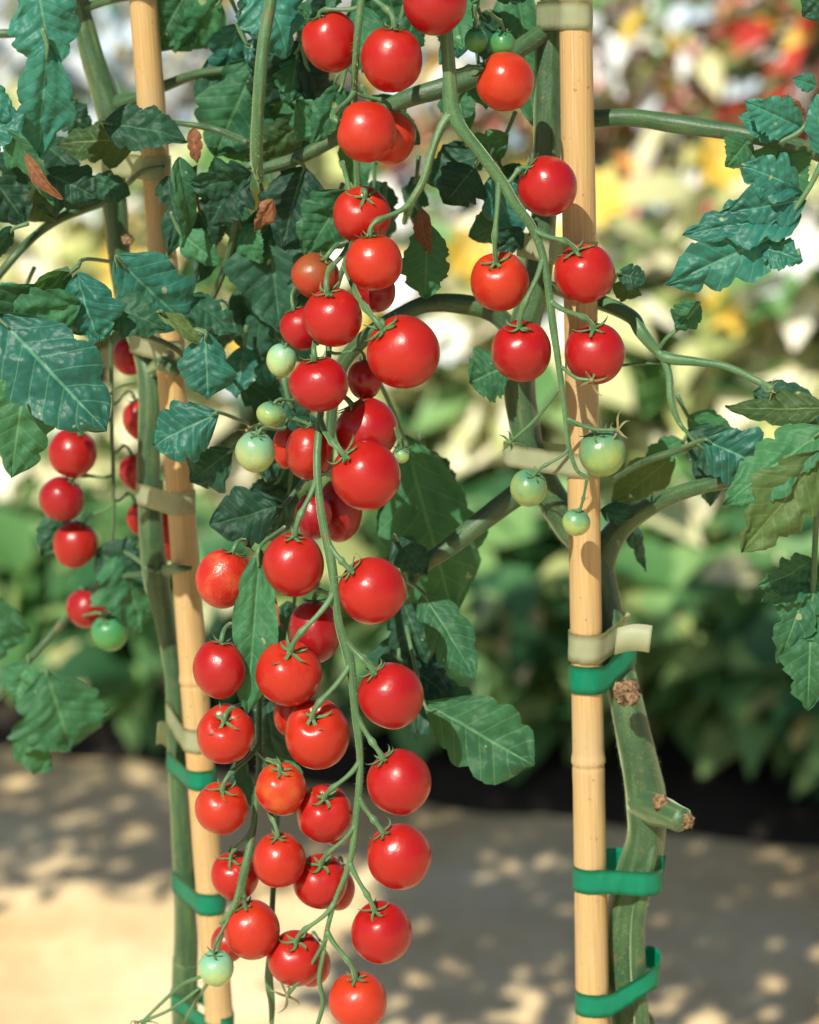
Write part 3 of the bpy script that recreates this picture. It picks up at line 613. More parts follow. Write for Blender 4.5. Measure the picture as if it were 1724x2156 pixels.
# x, y, rx, ry, layer, material, dent, roll, tilt, anchor, label ; anchor None = nearest stalk above
T_ = [
 (697, 87, 54, 65, 0, 'red', 1, -25, 10, (757, 10), 'large oval red tomato top left, with a green stalk crossing its right edge'),
 (825, 124, 63, 69, 0, 'red', 0, 5, 15, (762, -30), 'glossy oval red tomato near the top, above the overlapping red pair'),
 (915, 5, 66, 66, 0, 'red', 0, 0, -10, (938, -60), 'red tomato cut off by the top edge, just above the forked stalk'),
 (1063, 172, 60, 60, 0, 'red', 0, -62, 10, (946, 150), 'single red tomato right of the upper stalk, left of the thick cane top'),
 (771, 277, 61, 64, 0, 'red', 0, -70, 0, (747, 190), 'front red tomato of the overlapping pair, smooth and round'),
 (822, 287, 52, 56, 1, 'red', 0, 0, -10, (750, 190), 'rear red tomato of the overlapping pair, half hidden on its right'),
 (1151, 392, 62, 62, 0, 'red', 0, -48, 15, (1062, 392), 'red tomato overlapping the left edge of the thick cane, highest of its truss'),
 (762, 452, 60, 58, 1, 'red', 1, 10, 40, (752, 400), 'red tomato behind a hooked green stalk, below the overlapping pair'),
 (787, 552, 58, 59, 0, 'red', 0, -8, 5, (862, 425), 'round red tomato below the hooked stalk with thin curled sepals on top'),
 (665, 580, 53, 46, 1, 'brown', 0, 30, 20, (735, 500), 'half ripe brownish orange tomato with a dark shoulder'),
 (790, 612, 42, 45, 2, 'shade_red', 0, 0, 0, None, 'dark red tomato in shade, mostly hidden under the round one with curled sepals'),
 (700, 668, 61, 61, 0, 'red', 0, -10, 20, (735, 500), 'round red tomato just under the brownish half ripe one'),
 (635, 690, 43, 46, 1, 'red', 0, -20, 10, (690, 560), 'small red tomato peeping out at the left, above the little green fruit'),
 (848, 741, 77, 75, 0, 'red', 0, -38, 25, (735, 560), 'largest red tomato of all, round, with a curled green calyx at its upper left'),
 (1052, 592, 60, 62, 0, 'red', 2, -12, 32, (1050, 376), 'red tomato with a deep shoulder cleft, left of the thin stalk by the cane'),
 (1230, 575, 62, 63, 0, 'red', 1, -22, 22, (1120, 478), 'red tomato in front of the cane with two thin sepals pointing up'),
 (1097, 738, 61, 65, 0, 'red', 1, -5, 25, (1143, 545), 'red tomato with a thin stalk lying across its face, left of the cane'),
 (1252, 743, 62, 64, 0, 'red', 1, -6, 22, (1158, 635), 'lowest red tomato in front of the cane, its stalk arching from the left'),
 (671, 808, 62, 57, 0, 'red', 0, -8, 12, (690, 700), 'flattened bright red tomato at the point where the long main stalk emerges'),
 (768, 798, 36, 42, 2, 'shade_red', 0, 0, 0, None, 'dark red tomato wedged in shade between the flattened one and the largest one'),
 (772, 903, 65, 64, 1, 'red', 0, -30, 10, None, 'red tomato behind and above the big shiny one right of the main stalk'),
 (770, 1001, 69, 72, 0, 'red', 0, -42, 22, (674, 885), 'big shiny orange red tomato right of the main stalk at mid height'),
 (592, 757, 28, 35, 1, 'pale', 0, 20, 10, (640, 700), 'small unripe green tomato tucked left of the flattened red one'),
 (538, 950, 41, 43, 0, 'pale', 0, 10, 20, (600, 900), 'pale blue green unripe tomato alone left of the main stalk'),
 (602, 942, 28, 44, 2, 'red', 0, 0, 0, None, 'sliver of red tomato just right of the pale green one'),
 (652, 952, 50, 58, 1, 'shade_red', 0, 0, 0, None, 'dark red tomato in shade directly behind the main stalk at mid height'),
 (660, 1085, 38, 50, 2, 'shade_red', 0, 0, 0, None, 'dark red tomato showing left of the main stalk, lower of the shaded ones'),
 (716, 1072, 46, 68, 2, 'shade_red', 0, 0, 0, None, 'long dark red tomato hanging behind the big shiny orange red one'),
 (618, 1187, 63, 67, 0, 'red', 0, 4, 15, (668, 1000), 'round red tomato left of the main stalk beside the long hanging leaf'),
 (783, 1243, 68, 70, 0, 'red', 0, -42, 18, (690, 1140), 'orange red tomato right of the main stalk, upper of the column of five'),
 (470, 1217, 50, 63, 1, 'specked', 0, 20, 0, (545, 1160), 'red tomato with pale water specks, partly covered by the long hanging leaf'),
 (662, 1328, 54, 68, 1, 'shade_red', 0, 0, 0, None, 'dull dark red tomato behind the main stalk above the large cleft one'),
 (608, 1417, 68, 70, 0, 'red', 1, 6, 30, (702, 1240), 'large bright red tomato with sepals spread over its top, right of the hanging leaf tip'),
 (823, 1463, 66, 69, 0, 'red', 0, -32, 15, (722, 1340), 'mottled orange red tomato right of the main stalk beside the broad green leaf'),
 (462, 1408, 52, 62, 0, 'red', 0, 5, 5, (530, 1290), 'oval red tomato by the left cane, its right edge hidden by the hanging leaf'),
 (668, 1545, 66, 75, 0, 'red', 2, -10, 38, (736, 1395), 'heart shaped red tomato with a bent stalk entering its cleft, left of the main stalk'),
 (612, 1500, 36, 50, 1, 'red', 0, 0, 0, None, 'orange edge of a tomato squeezed in below the large cleft one'),
 (475, 1545, 60, 62, 0, 'red', 2, 0, 40, (544, 1440), 'heart shaped red tomato on the left with a thin stalk across its lower right'),
 (840, 1646, 65, 68, 0, 'red', 0, -30, 12, (748, 1500), 'round red tomato right of the main stalk against the dark hedge shade'),
 (592, 1660, 52, 57, 0, 'orange', 1, 0, 25, (548, 1580), 'orange tomato still ripening in the middle of the lower cluster'),
 (467, 1700, 55, 54, 0, 'red', 1, 5, 22, (545, 1560), 'round red tomato on the left beside the upper green tape of the left cane'),
 (683, 1712, 58, 62, 0, 'red', 2, 2, 34, (752, 1600), 'red tomato with a green stalk cap, just right of the orange one'),
 (708, 1745, 32, 34, 2, 'red', 0, 0, 0, None, 'rim of a red tomato glowing behind the stalk capped one'),
 (588, 1810, 54, 58, 0, 'red', 0, -2, 12, (543, 1660), 'smooth round red tomato directly below the orange one'),
 (840, 1802, 64, 69, 0, 'red', 0, -30, 12, (752, 1680), 'round red tomato right of the main stalk, the fourth down of the column of five'),
 (495, 1842, 49, 53, 0, 'red', 1, -8, 25, (533, 1735), 'small red tomato split by a green stalk across its face, left of the lower cluster'),
 (675, 1855, 56, 58, 0, 'red', 1, 3, 30, (748, 1735), 'red tomato with a star of sepals on top, low in the cluster'),
 (712, 1872, 34, 44, 2, 'red', 0, 0, 0, None, 'red tomato half hidden behind the lower main stalk'),
 (530, 1957, 56, 62, 0, 'red', 0, -12, 10, (512, 1850), 'red tomato touching the small pale green fruit at the lower left'),
 (480, 1985, 36, 40, 2, 'shade_red', 0, 0, 0, None, 'thin slice of red tomato between the pale green fruit and its red neighbour'),
 (803, 1962, 61, 66, 0, 'red', 1, -14, 18, (738, 1815), 'pointed red tomato right of the main stalk, last of the column of five'),
 (622, 2017, 57, 58, 0, 'red', 1, 4, 28, (704, 1900), 'red tomato at the bottom with a stalk crossing its lower right side'),
 (655, 2030, 40, 46, 2, 'red', 0, 0, 0, None, 'red tomato edge behind the bottom one crossed by a stalk'),
 (753, 2107, 60, 60, 0, 'red', 0, -4, 12, (690, 1960), 'lowest red tomato, cut by the bottom edge of the picture'),
 (455, 2037, 37, 38, 0, 'pale', 0, -5, 20, (485, 1920), 'small pale green unripe tomato at the lower left in front of the cane'),
 (1267, 952, 48, 50, 0, 'green', 0, -20, 20, (1190, 880), 'blue green unripe tomato in front of the right cane below the red ones'),
 (1113, 1027, 38, 39, 0, 'green', 0, 20, 30, (1198, 945), 'green unripe tomato left of the cane beside the milky tape'),
 (1213, 1099, 29, 28, 0, 'green', 0, 14, 18, (1236, 1005), 'tiny green unripe tomato in front of the cane, lowest on the right truss'),
 (1058, 92, 26, 28, 0, 'darkgreen', 0, 0, 20, (1030, 20), 'tiny green tomato above the single red one near the top'),
 (1002, 84, 24, 26, 0, 'darkgreen', 0, 0, 20, (1000, 10), 'tiny dark green tomato right of the red one cut by the top edge'),
 (845, 958, 16, 17, 1, 'green', 0, 0, 20, (830, 900), 'very small blue green fruit right of the big shiny tomato'),
 (570, 872, 34, 26, 1, 'green', 0, 20, 0, (620, 840), 'small yellow green fruit in the leaves above the pale green one'),
]
LT_ = [
 (153, 953, 50, 51, 0, 'shade_red', 0, 20, 10, (236, 880), 'highest dark red tomato of the blurred group at the far left', 1.12),
 (130, 1050, 46, 46, 0, 'shade_red', 0, 30, 5, (237, 1000), 'middle dark red tomato of the blurred group at the far left', 1.12),
 (158, 1145, 41, 50, 1, 'shade_red', 0, 25, 5, (240, 1060), 'lower dark red tomato of the blurred far left group, with leaf shadow on it', 1.13),
 (183, 1278, 44, 42, 0, 'shade_red', 0, -10, 0, (150, 1290), 'dull red tomato at the far left above the blurred green one', 1.15),
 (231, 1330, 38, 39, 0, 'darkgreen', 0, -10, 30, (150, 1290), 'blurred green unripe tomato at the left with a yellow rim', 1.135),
 (272, 750, 30, 40, 0, 'shade_red', 0, -10, 5, (235, 720), 'dark red tomato highest behind the left plant stem', 1.14),
 (302, 882, 38, 46, 0, 'shade_red', 0, -20, 5, (236, 850), 'second dark red tomato down behind the left plant stem', 1.15),
 (292, 992, 40, 42, 0, 'shade_red', 0, -20, 5, (238, 950), 'third dark red tomato down behind the left plant stem', 1.15),
 (300, 1092, 28, 38, 0, 'shade_red', 0, -20, 5, (240, 1050), 'lowest dark red tomato behind the left stem, just under the milky tape', 1.15),
 (345, 1125, 26, 58, 0, 'shade_red', 0, -10, 5, (330, 1010), 'narrow slice of red tomato between the left stem and left cane', 1.15),
]
STALKS = []
for st_ in (RA1, RA2, RB0, RC): STALKS += [(x, y, Y) for x, y, Y, r in spline(st_, 10)]
placed = list(OBST)
def make_fruit(x, y, rx, ry, m, dent, roll, tilt, anchor, label, Y, idx, group, aY=None):
    c = P(x, y, Y); u = UD(y, Y) * 1.025
    ax = Vector((math.sin(R(roll)) * math.cos(R(tilt)), -math.sin(R(tilt)), math.cos(R(roll)) * math.cos(R(tilt))))
    root = link('tomato', fruit_data(m, dent, idx % 7), None, c)
    root.name = 'tomato'
    q = ax.to_track_quat('Z', 'Y')
    root.rotation_mode = 'QUATERNION'; root.rotation_quaternion = q
    root.scale = (rx * u, (rx + ry) / 2 * u, ry * u)
    cat = 'unripe tomato' if m in ('green', 'pale', 'darkgreen') else 'tomato'
    tag(root, label, cat, group)
    # calyx and pedicel
    dn = {0: .13, 1: .24, 2: .38}[dent]
    top = c + ax * (ry * u * (1 - dn + .02))
    mats = CAL[idx % 5]
    inv = root.matrix_basis.inverted()
    ca = link('calyx', mats, root)
    s = min(rx, ry) * u; s = max(s, 34 * u * .9)
    ca.matrix_parent_inverse = inv
    ca.rotation_mode = 'QUATERNION'
    ca.location = c + ax * (ry * u * (1 - dn * .55)); ca.rotation_quaternion = q @ Matrix.Rotation(idx * 1.3, 3, 'Z').to_quaternion()
    ca.scale = (s * (.66 if tilt < 20 else .76),) * 3
    if anchor is None:
        cand = [p for p in STALKS if p[1] < y - ry * 1.0]
        p = min(cand, key=lambda p: (p[0] - x) ** 2 + (p[1] - y + ry * 1.2) ** 2); A = P(*p)
    elif aY: A = P(anchor[0], anchor[1], aY)
    else:
        p = min(STALKS, key=lambda p: (p[0] - anchor[0]) ** 2 + (p[1] - anchor[1]) ** 2)
        A = P(anchor[0], anchor[1], p[2]) if math.dist(p[:2], anchor) > 12 else P(*p)
    g = Geo()
    d = (A - top).length
    c1 = A + (top - A) * .35 + Vector((0, 0, -.10 * d)) + Vector((0, -.004, 0)) * (1 if tilt > 20 else 0)
    c2 = top + ax * min(.42 * d, 0.016)
    pts = []
    for i in range(19):
        t = i / 18
        pts.append(A * (1 - t) ** 3 + c1 * 3 * t * (1 - t) ** 2 + c2 * 3 * t * t * (1 - t) + top * t ** 3)
    rb = 0.00105 * min(1.15, max(.65, rx / 58))
    rr = [rb * (1.25 - .35 * min(1, i / 6) + .55 * math.exp(-((i - 11) / 1.3) ** 2) + .25 * max(0, (i - 14) / 4)) for i in range(19)]
    tube(g, pts, rr, 9, .05, idx)
    pd = link('pedicel', mesh('pedicel', g.v, g.f, M['truss'], uvs=g.uv), root)
    pd.matrix_parent_inverse = inv
    return root
order = sorted(range(len(T_)), key=lambda i: (T_[i][4], i))
baseY = {0: .966, 1: .985, 2: .998}
for i in order:
    x, y, rx, ry, ly, m, dent, roll, tilt, anc, lab = T_[i]
    Y = baseY[ly] if x < 950 else (.988 if ly == 0 else 1.0)
    if x > 950 and y > 600 and x > 1180: Y = .992
    r = math.sqrt(rx * ry) * UD(y, Y)
    for _ in range(80):
        c = P(x, y, Y)
        if all((c - q).length > (r + s) * .985 for q, s in placed): break
        Y += .0015
    placed.append((P(x, y, Y), r))
    gr = 'ripe cherry tomatoes hanging in the front trusses' if m not in ('green', 'pale', 'darkgreen') else 'unripe green tomatoes'
    make_fruit(x, y, rx, ry, m, dent, roll, tilt, anc, lab, Y, i, gr)
for i, (x, y, rx, ry, ly, m, dent, roll, tilt, anc, lab, Y) in enumerate(LT_):
    make_fruit(x, y, rx, ry, m, dent, roll, tilt, anc, lab, Y, i + 3, 'tomatoes on the left plant' if m != 'darkgreen' else 'unripe green tomatoes', aY=1.12 if x != 183 and x != 231 else 1.15)

def bare_calyx(x, y, Y, A, s, parent, m=None):
    c = P(x, y, Y)
    o = link('empty_calyx', m or DRYCAL, parent); o.location = c - Vector(parent.location); o.scale = (s,) * 3
    o.rotation_euler = (R(random.uniform(100, 200)), R(random.uniform(-30, 30)), random.uniform(0, 6))
    g = Geo(); A = P(*A); mid = (A + c) / 2 + Vector((0, 0, -.002))
    tube(g, spline([tuple(A), tuple(mid), tuple(c)], 6), [.0008] * 13, 8)
    g.build('empty_pedicel', M['truss'], parent)
bare_calyx(605, 2095, .966, (690, 1970, .966), .0095, right_plant)
bare_calyx(1300, 905, .985, (1192, 880, .985), .008, right_plant)
bare_calyx(1245, 800, .982, (1180, 770, .985), .008, right_plant)
bare_calyx(1510, 965, 1.0, (1430, 890, 1.0), .006, right_plant)
bare_calyx(520, 905, .985, (590, 850, .99), .007, right_plant)
bare_calyx(1075, 930, 1.0, (1180, 815, .985), .008, right_plant, CAL[2])
bare_calyx(300, 2150, 1.0, (420, 2080, 1.0), .010, left_plant, CAL[1])
bare_calyx(1625, 822, 1.0, (1600, 805, 1.0), .006, right_plant)
for q_ in ([(572, 2155, 1.0, 5), (572, 2110, 1.0, 7), (566, 2060, 1.0, 9), (570, 1990, 1.0, 7), (575, 1870, 1.01, 6), (585, 1700, 1.03, 6)],
           [(664, 2170, .97, 4), (680, 2110, .968, 5), (672, 2060, .967, 5), (682, 2000, .967, 5)],
           [(300, 2150, 1.0, 3), (380, 2075, 1.0, 4), (440, 2040, .99, 4), (478, 1930, .97, 4)],
           [(385, 2155, 1.02, 3), (430, 2080, 1.0, 4), (470, 2030, .99, 4)]):
    stem(right_plant, 'tendril', q_, m='truss')

# ------------------------------------------------------------------ tie tapes
def tie(y, cx, cr, cY, sx_, sr_, sY, h, tilt, m, label, tail=None, slack=0.0, flare=0.0, wob=0.3):
    """tape wrapped round cane (cx,cr,cY) and stem (sx,sr,sY); tilt lifts it towards the stem"""
    cx = cane_x(y, cY)
    c, s = P(cx, y, cY), P(sx_, y, sY); r1, r2 = (cr - .5) * UD(y, cY) + .0006, sr_ * UD(y, sY) + .0006
    pts = []
    for q, r in ((c, r1), (s, r2)):
        for k in range(40):
            a = 2 * math.pi * k / 40; pts.append((q.x + r * math.cos(a), q.y + r * math.sin(a)))
    pts = sorted(set(pts))
    def half(ps):
        h_ = []
        for p in ps:
            while len(h_) >= 2 and (h_[-1][0] - h_[-2][0]) * (p[1] - h_[-2][1]) - (h_[-1][1] - h_[-2][1]) * (p[0] - h_[-2][0]) <= 0: h_.pop()
            h_.append(p)
        return h_[:-1]
    hull = half(pts) + half(pts[::-1])
    # resample long edges
    ring = []
    for a, b in zip(hull, hull[1:] + hull[:1]):
        n = max(1, int(math.dist(a, b) / .0012))
        ring += [(a[0] + (b[0] - a[0]) * k / n, a[1] + (b[1] - a[1]) * k / n) for k in range(n)]
    root = empty('plant_tie', c); tag(root, label, 'plant tie', 'tape ties fastening stem to cane')
    g = Geo(); n = len(ring); hh = h * U(cY) / 2; cen = (Vector((c.x, c.y)) + Vector((s.x, s.y))) / 2; w = abs(s.x - c.x) + r1 + r2
    V, F = [], []
    for lay, off in ((0, 0.0), (1, .00018)):
        for (px, py) in ring:
            d = Vector((px, py)) - cen; d.normalize()
            back = 1 if py > cen.y else 0
            q_ = 1 if s.x > c.x else -1; e0 = c.x + q_ * r1; zt = tilt * U(cY) * max(0, min(1.6, (px - e0) / (s.x - e0))) + (back * flare * U(cY))
            zt += wob * .001 * noise.noise(Vector((px * 120, py * 120, y)))
            for k in range(5):
                e = (k / 4 - .5) * 2
                bulge = -.0002 * e * e + .0007 * noise.noise(Vector((px * 260, k * .5, y))) + .0003 * noise.noise(Vector((px * 900, k * 1.5, y)))
                V.append(Vector((px + d.x * (off + bulge), py + d.y * (off + bulge), c.z + zt + e * hh)))
    for lay in range(2):
        b = lay * n * 5
        for i in range(n):
            for k in range(4):
                F.append((b + i * 5 + k, b + ((i + 1) % n) * 5 + k, b + ((i + 1) % n) * 5 + k + 1, b + i * 5 + k + 1))
    for i in range(n):
        for k in (0, 4):
            F.append((i * 5 + k, ((i + 1) % n) * 5 + k, n * 5 + ((i + 1) % n) * 5 + k, n * 5 + i * 5 + k))
    g.add(V, F); g.build('band', M[m], root)
    if tail:
        (x0, y0), (x1, y1), tY0, tY1, th = tail
        g = Geo(); V, F = [], []
        for i in range(13):
            t = i / 12; p = P(x0 + (x1 - x0) * t, y0 + (y1 - y0) * t - 6 * math.sin(t * 3.14), tY0 + (tY1 - tY0) * t)
            nrm = Vector((0.3 * math.sin(t * 3), -1, 0)).normalized()
            for q in (-1, 1):
                for o_ in (0, .0004): V.append(p + Vector((.0006 * q, 0, q * th * U(1) / 2)) + nrm * o_)
        for i in range(12):
            a = i * 4
            F += [(a, a + 4, a + 6, a + 2), (a + 1, a + 3, a + 7, a + 5), (a, a + 1, a + 5, a + 4), (a + 2, a + 6, a + 7, a + 3)]
        F += [(0, 2, 3, 1), (48, 49, 51, 50)]
        g.add(V, F); g.build('tail', M[m], root)
    return root
tie(1424, 1236, 36, YC, 1304, 33, 1.033, 62, 30, 'tape_green', 'green tape round the right cane just under the milky tape, above the bamboo node', tail=None)
tie(1358, 1235, 36, YC, 1292, 30, 1.038, 64, 12, 'tape_white', 'milky tape with a loose end on the right cane, directly above a green tape', tail=((1296, 1350), (1370, 1345), 1.003, 1.000, 60))
tie(1845, 1244, 34, YC, 1346, 46, 1.026, 56, -6, 'tape_green', 'green tape round the right cane and stem, middle one of the three below the node', tail=((1352, 1850), (1398, 1822), 1.07, 1.06, 52), flare=20)
tie(2105, 1249, 34, YC, 1335, 52, 1.030, 54, 34, 'tape_green', 'lowest green tape on the right cane, slanting up to the stem', flare=14)
tie(975, 1230, 35, YC, 1100, 38, 1.045, 52, 2, 'tape_white', 'milky tape across the right cane at mid height, beside the green unripe tomatoes')
tie(535, 1222, 36, YC, 1120, 30, 1.045, 50, 8, 'tape_white', 'milky tape on the right cane behind the red tomatoes')
tie(32, 1212, 34, YC, 1160, 28, 1.045, 60, 0, 'tape_white', 'milky tape at the very top of the right cane')
tie(1635, 421, 29, YL, 374, 20, 1.112, 44, 0, 'tape_green', 'upper green tape on the left cane')
tie(1895, 442, 29, YL, 390, 24, 1.113, 50, 0, 'tape_green', 'second green tape down on the left cane')
tie(2150, 462, 29, YL, 390, 28, 1.115, 40, 0, 'tape_green', 'green tape low on the left cane at the bottom edge')
tie(1553, 415, 29, YL, 371, 18, 1.112, 54, 14, 'tape_white', 'milky tape with a loose end low on the left cane, above the upper green tape', tail=((352, 1550), (330, 1545), 1.10, 1.08, 56))
tie(1055, 375, 29, YL, 315, 25, 1.108, 50, 0, 'tape_white', 'milky tape on the left cane beside the blurred red tomatoes')
tie(352, 320, 29, YL, 241, 24, 1.12, 50, 0, 'tape_white', 'milky tape high on the left cane among leaves')
tie(735, 350, 29, YL, 300, 24, 1.114, 44, 0, 'tape_white', 'milky tape on the left cane just above the swollen stem joint')

# ------------------------------------------------------------------ leaves of the left plant (picture points)
lp, rp = left_plant, right_plant
leaf(lp, 'leaf_blue', (75, -50), (112, 150), 135, [(20, -80)], 1.0, fold=.1, curl=.12, serr=.12, twist=40)
leaf(lp, 'leaf_blue', (100, 95), (80, 335), 108, [(90, 60)], .995, .02, fold=.35, curl=.10, serr=.10, wide=.45)
leaf(lp, 'leaf_blue', (-50, 300), (50, 235), 80, None, 1.0, roll=30)
leaf(lp, 'leaf_olive', (290, 292), (118, 300), 90, [(340, 310, 1.08)], 1.06, roll=-18, fold=.3, label='olive yellow leaf curling under')
leaf(lp, 'leaf_dark', (215, 258), (395, 285), 92, [(236, 280, 1.1)], 1.04, roll=20, fold=.5, curl=.25, serr=.2)
leaf(lp, 'leaf', (20, 270), (120, 430), 60, None, 1.0, roll=-45, fold=.5, curl=-.1)
leaf(lp, 'leaf_dead', (48, 325), (125, 425), 32, None, .992, roll=-40, fold=.6, curl=.2, label='withered red brown strip of leaf')
leaf(lp, 'leaf_dark', (90, 360), (205, 415), 100, [(60, 420)], 1.03, roll=10, fold=.1, curl=.1, wide=.45)
leaf(lp, 'leaf_dark', (-60, 310), (55, 470), 140, None, 1.05, roll=20)
leaf(lp, 'leaf_dark', (30, 480), (-30, 560), 60, [(60, 470)], 1.04, roll=50)
leaf(lp, 'leaf', (400, -30), (322, 110), 110, [(300, -12, 1.1)], 1.09, serr=.05)
leaf(lp, 'leaf_dark', (190, 380), (275, 405), 60, None, 1.06, roll=20, fold=.2)
leaf(lp, 'leaf', (380, 330), (400, 520), 66, None, 1.03, roll=50, fold=.5, curl=.15, twist=60)
leaf(lp, 'leaf_dark', (350, 370), (375, 480), 60, None, 1.05, roll=-50, fold=.5, twist=-60)
leaf(lp, 'leaf_dead', (405, 270), (412, 345), 34, None, 1.04, roll=-30, label='small withered brown leaf')
leaf(lp, 'leaf_dark', (405, 345), (350, 540), 60, None, 1.06, roll=-30, fold=.5, twist=40)
leaf(lp, 'leaf_dark', (530, 370), (395, 400), 100, None, 1.03, roll=30, fold=.4, lobes=.25, curl=.2)
leaf(lp, 'leaf_dark', (505, 360), (440, 475), 110, [(530, 350, 1.04)], 1.035, roll=-20, fold=.4, lobes=.3, serr=.2)
leaf(lp, 'leaf', (150, 572), (-20, 720), 150, [(165, 560)], .99, roll=30, fold=.35, curl=.15, droop=.1, serr=.05)
leaf(lp, 'leaf_blue', (160, 575), (205, 720), 120, None, .985, roll=-20, fold=.2, curl=.15, serr=.06, wide=.45)
leaf(lp, 'leaf', (170, 640), (10, 680), 110, None, .98, roll=25, fold=.35, serr=.08)
leaf(lp, 'leaf_blue', (245, 545), (415, 705), 135, [(300, 690, 1.06)], 1.02, .02, roll=-15, fold=.15, serr=.04, wide=.42)
leaf(lp, 'leaf_dark', (225, 640), (350, 690), 95, None, 1.0, roll=25, fold=.5, curl=.2, serr=.2)
leaf(lp, 'leaf_olive', (335, 655), (435, 725), 42, [(300, 690, 1.06)], 1.0, roll=40, fold=.5)
leaf(lp, 'leaf_blue', (-10, 660), (222, 905), 175, [(-40, 600)], .968, -.01, fold=.18, curl=.12, droop=.12, serr=.10, pucker=.028, wide=.42, label='large quilted leaf, brightest on the left plant')
leaf(lp, 'leaf_dark', (10, 700), (190, 770), 120, None, .985, roll=-35, fold=.4)
leaf(lp, 'leaf', (55, 780), (22, 1010), 125, [(20, 760)], .99, fold=.2, serr=.06, wide=.40)
leaf(lp, 'leaf_blue', (432, 700), (438, 842), 100, [(410, 690, 1.05)], 1.0, fold=.15, serr=.05, wide=.45)
leaf(lp, 'leaf_blue', (462, 868), (320, 935), 115, [(520, 890, 1.03)], .995, roll=-8, fold=.12, curl=.1, serr=.05, wide=.5)
leaf(lp, 'leaf_dark', (490, 945), (400, 1015), 90, [(530, 900, 1.02)], 1.01, roll=10, fold=.3, curl=.1, serr=.08, wide=.5)
leaf(lp, 'leaf_dark', (600, 1060), (440, 1110), 105, [(640, 1010, 1.03)], 1.0, roll=12, fold=.2, wide=.5, serr=.06)
leaf(lp, 'leaf_dark', (390, 620), (500, 700), 80, None, 1.04, roll=30, serr=.25)
leaf(lp, 'leaf', (260, 1160), (300, 1330), 150, [(320, 1200, 1.1)], 1.13, roll=20, serr=.25, lobes=.2)
leaf(lp, 'leaf_dark', (200, 1160), (330, 1240), 120, None, 1.13, roll=-20, serr=.25)
leaf(lp, 'leaf', (95, 1410), (150, 1580), 180, [(60, 1390, 1.15)], 1.14, roll=10, serr=.3, lobes=.2, wide=.5)
leaf(lp, 'leaf', (60, 1390), (30, 1480), 100, [(60, 1380, 1.15)], 1.145, roll=-20, serr=.3, lobes=.2)
leaf(lp, 'leaf', (30, 1560), (110, 1620), 70, None, 1.15, roll=30)
leaf(lp, 'leaf_dark', (140, 1080), (85, 1170), 70, None, 1.14, roll=10)
leaf(lp, 'leaf', (0, 1260), (-30, 1400), 120, None, 1.16)
leaf(lp, 'leaf_blue', (-40, 180), (35, 255), 60, None, 1.0, roll=20)
# long leaf hanging through the front cluster, shaded leaves round it
leaf(rp, 'leaf', (548, 1150), (520, 1505), 92, [(600, 1110, 1.0)], .972, -.006, fold=.55, curl=.05, serr=.05, pucker=.022, wide=.5, label='long folded leaf hanging among the red fruit')
leaf(rp, 'leaf_dead', (560, 1160), (530, 1225), 55, None, .985, roll=-20, fold=.3, label='shrivelled tan leaf scrap')
leaf(rp, 'leaf_dead', (570, 1240), (590, 1330), 24, None, 1.0, roll=-50, fold=.5)
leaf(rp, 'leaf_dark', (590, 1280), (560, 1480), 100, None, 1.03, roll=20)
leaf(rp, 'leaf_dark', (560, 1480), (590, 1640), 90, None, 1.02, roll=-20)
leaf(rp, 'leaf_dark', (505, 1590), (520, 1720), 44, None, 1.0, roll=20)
leaf(rp, 'leaf', (560, 1600), (640, 1625), 40, None, .99, roll=40)
# right plant around the cluster
leaf(rp, 'leaf', (888, 1245), (1003, 1425), 92, [(860, 1225, 1.04)], 1.02, -.02, roll=12, fold=.3, serr=.05, wide=.4)
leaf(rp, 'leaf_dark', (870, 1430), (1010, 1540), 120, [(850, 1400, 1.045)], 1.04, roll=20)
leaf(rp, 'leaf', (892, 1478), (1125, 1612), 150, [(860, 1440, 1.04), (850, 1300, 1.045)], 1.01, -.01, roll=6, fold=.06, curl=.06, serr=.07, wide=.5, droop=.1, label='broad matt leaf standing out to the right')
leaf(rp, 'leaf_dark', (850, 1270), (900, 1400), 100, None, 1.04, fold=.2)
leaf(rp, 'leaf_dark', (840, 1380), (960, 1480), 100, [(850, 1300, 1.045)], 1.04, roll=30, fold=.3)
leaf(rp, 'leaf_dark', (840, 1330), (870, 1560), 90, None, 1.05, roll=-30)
leaf(rp, 'leaf', (850, 920), (960, 1310), 185, [(780, 760, 1.045)], 1.06, fold=.15, serr=.08, wide=.45)
leaf(rp, 'leaf_dark', (830, 1130), (900, 1210), 70, [(865, 1230, 1.04)], 1.03, roll=20)
leaf(rp, 'leaf', (900, 468), (895, 632), 92, [(870, 420, 1.02)], 1.02, fold=.2, lobes=.25, serr=.25, wide=.45)
leaf(rp, 'leaf_dead', (885, 440), (900, 540), 40, None, 1.01, roll=-35, fold=.5, label='dark shrivelled leaf scrap')
leaf(rp, 'leaf', (1075, 765), (988, 805), 105, [(1095, 740, 1.04)], 1.03, roll=-15, serr=.25, lobes=.2, wide=.45)
leaf(rp, 'leaf_dark', (1300, 575), (1362, 590), 48, [(1280, 615, 1.03)], 1.0, roll=10, fold=.4)
leaf(rp, 'leaf_olive', (1290, 600), (1350, 625), 40, None, 1.01, roll=-20, fold=.4)
leaf(rp, 'leaf', (1472, 636), (1420, 692), 60, [(1446, 672, 1.005)], 1.005, fold=.2, serr=.15)
leaf(rp, 'leaf_dark', (1450, 905), (1560, 1000), 100, None, 1.03, roll=20)
leaf(rp, 'leaf_blue', (1480, 925), (1618, 985), 120, [(1430, 945, 1.01)], .99, roll=-8, fold=.35, curl=.1, pucker=.03, wide=.45)
leaf(rp, 'leaf_olive', (1740, 860), (1525, 862), 66, None, 1.0, roll=-25, fold=.3, curl=-.1, label='olive leaf edge seen from below')
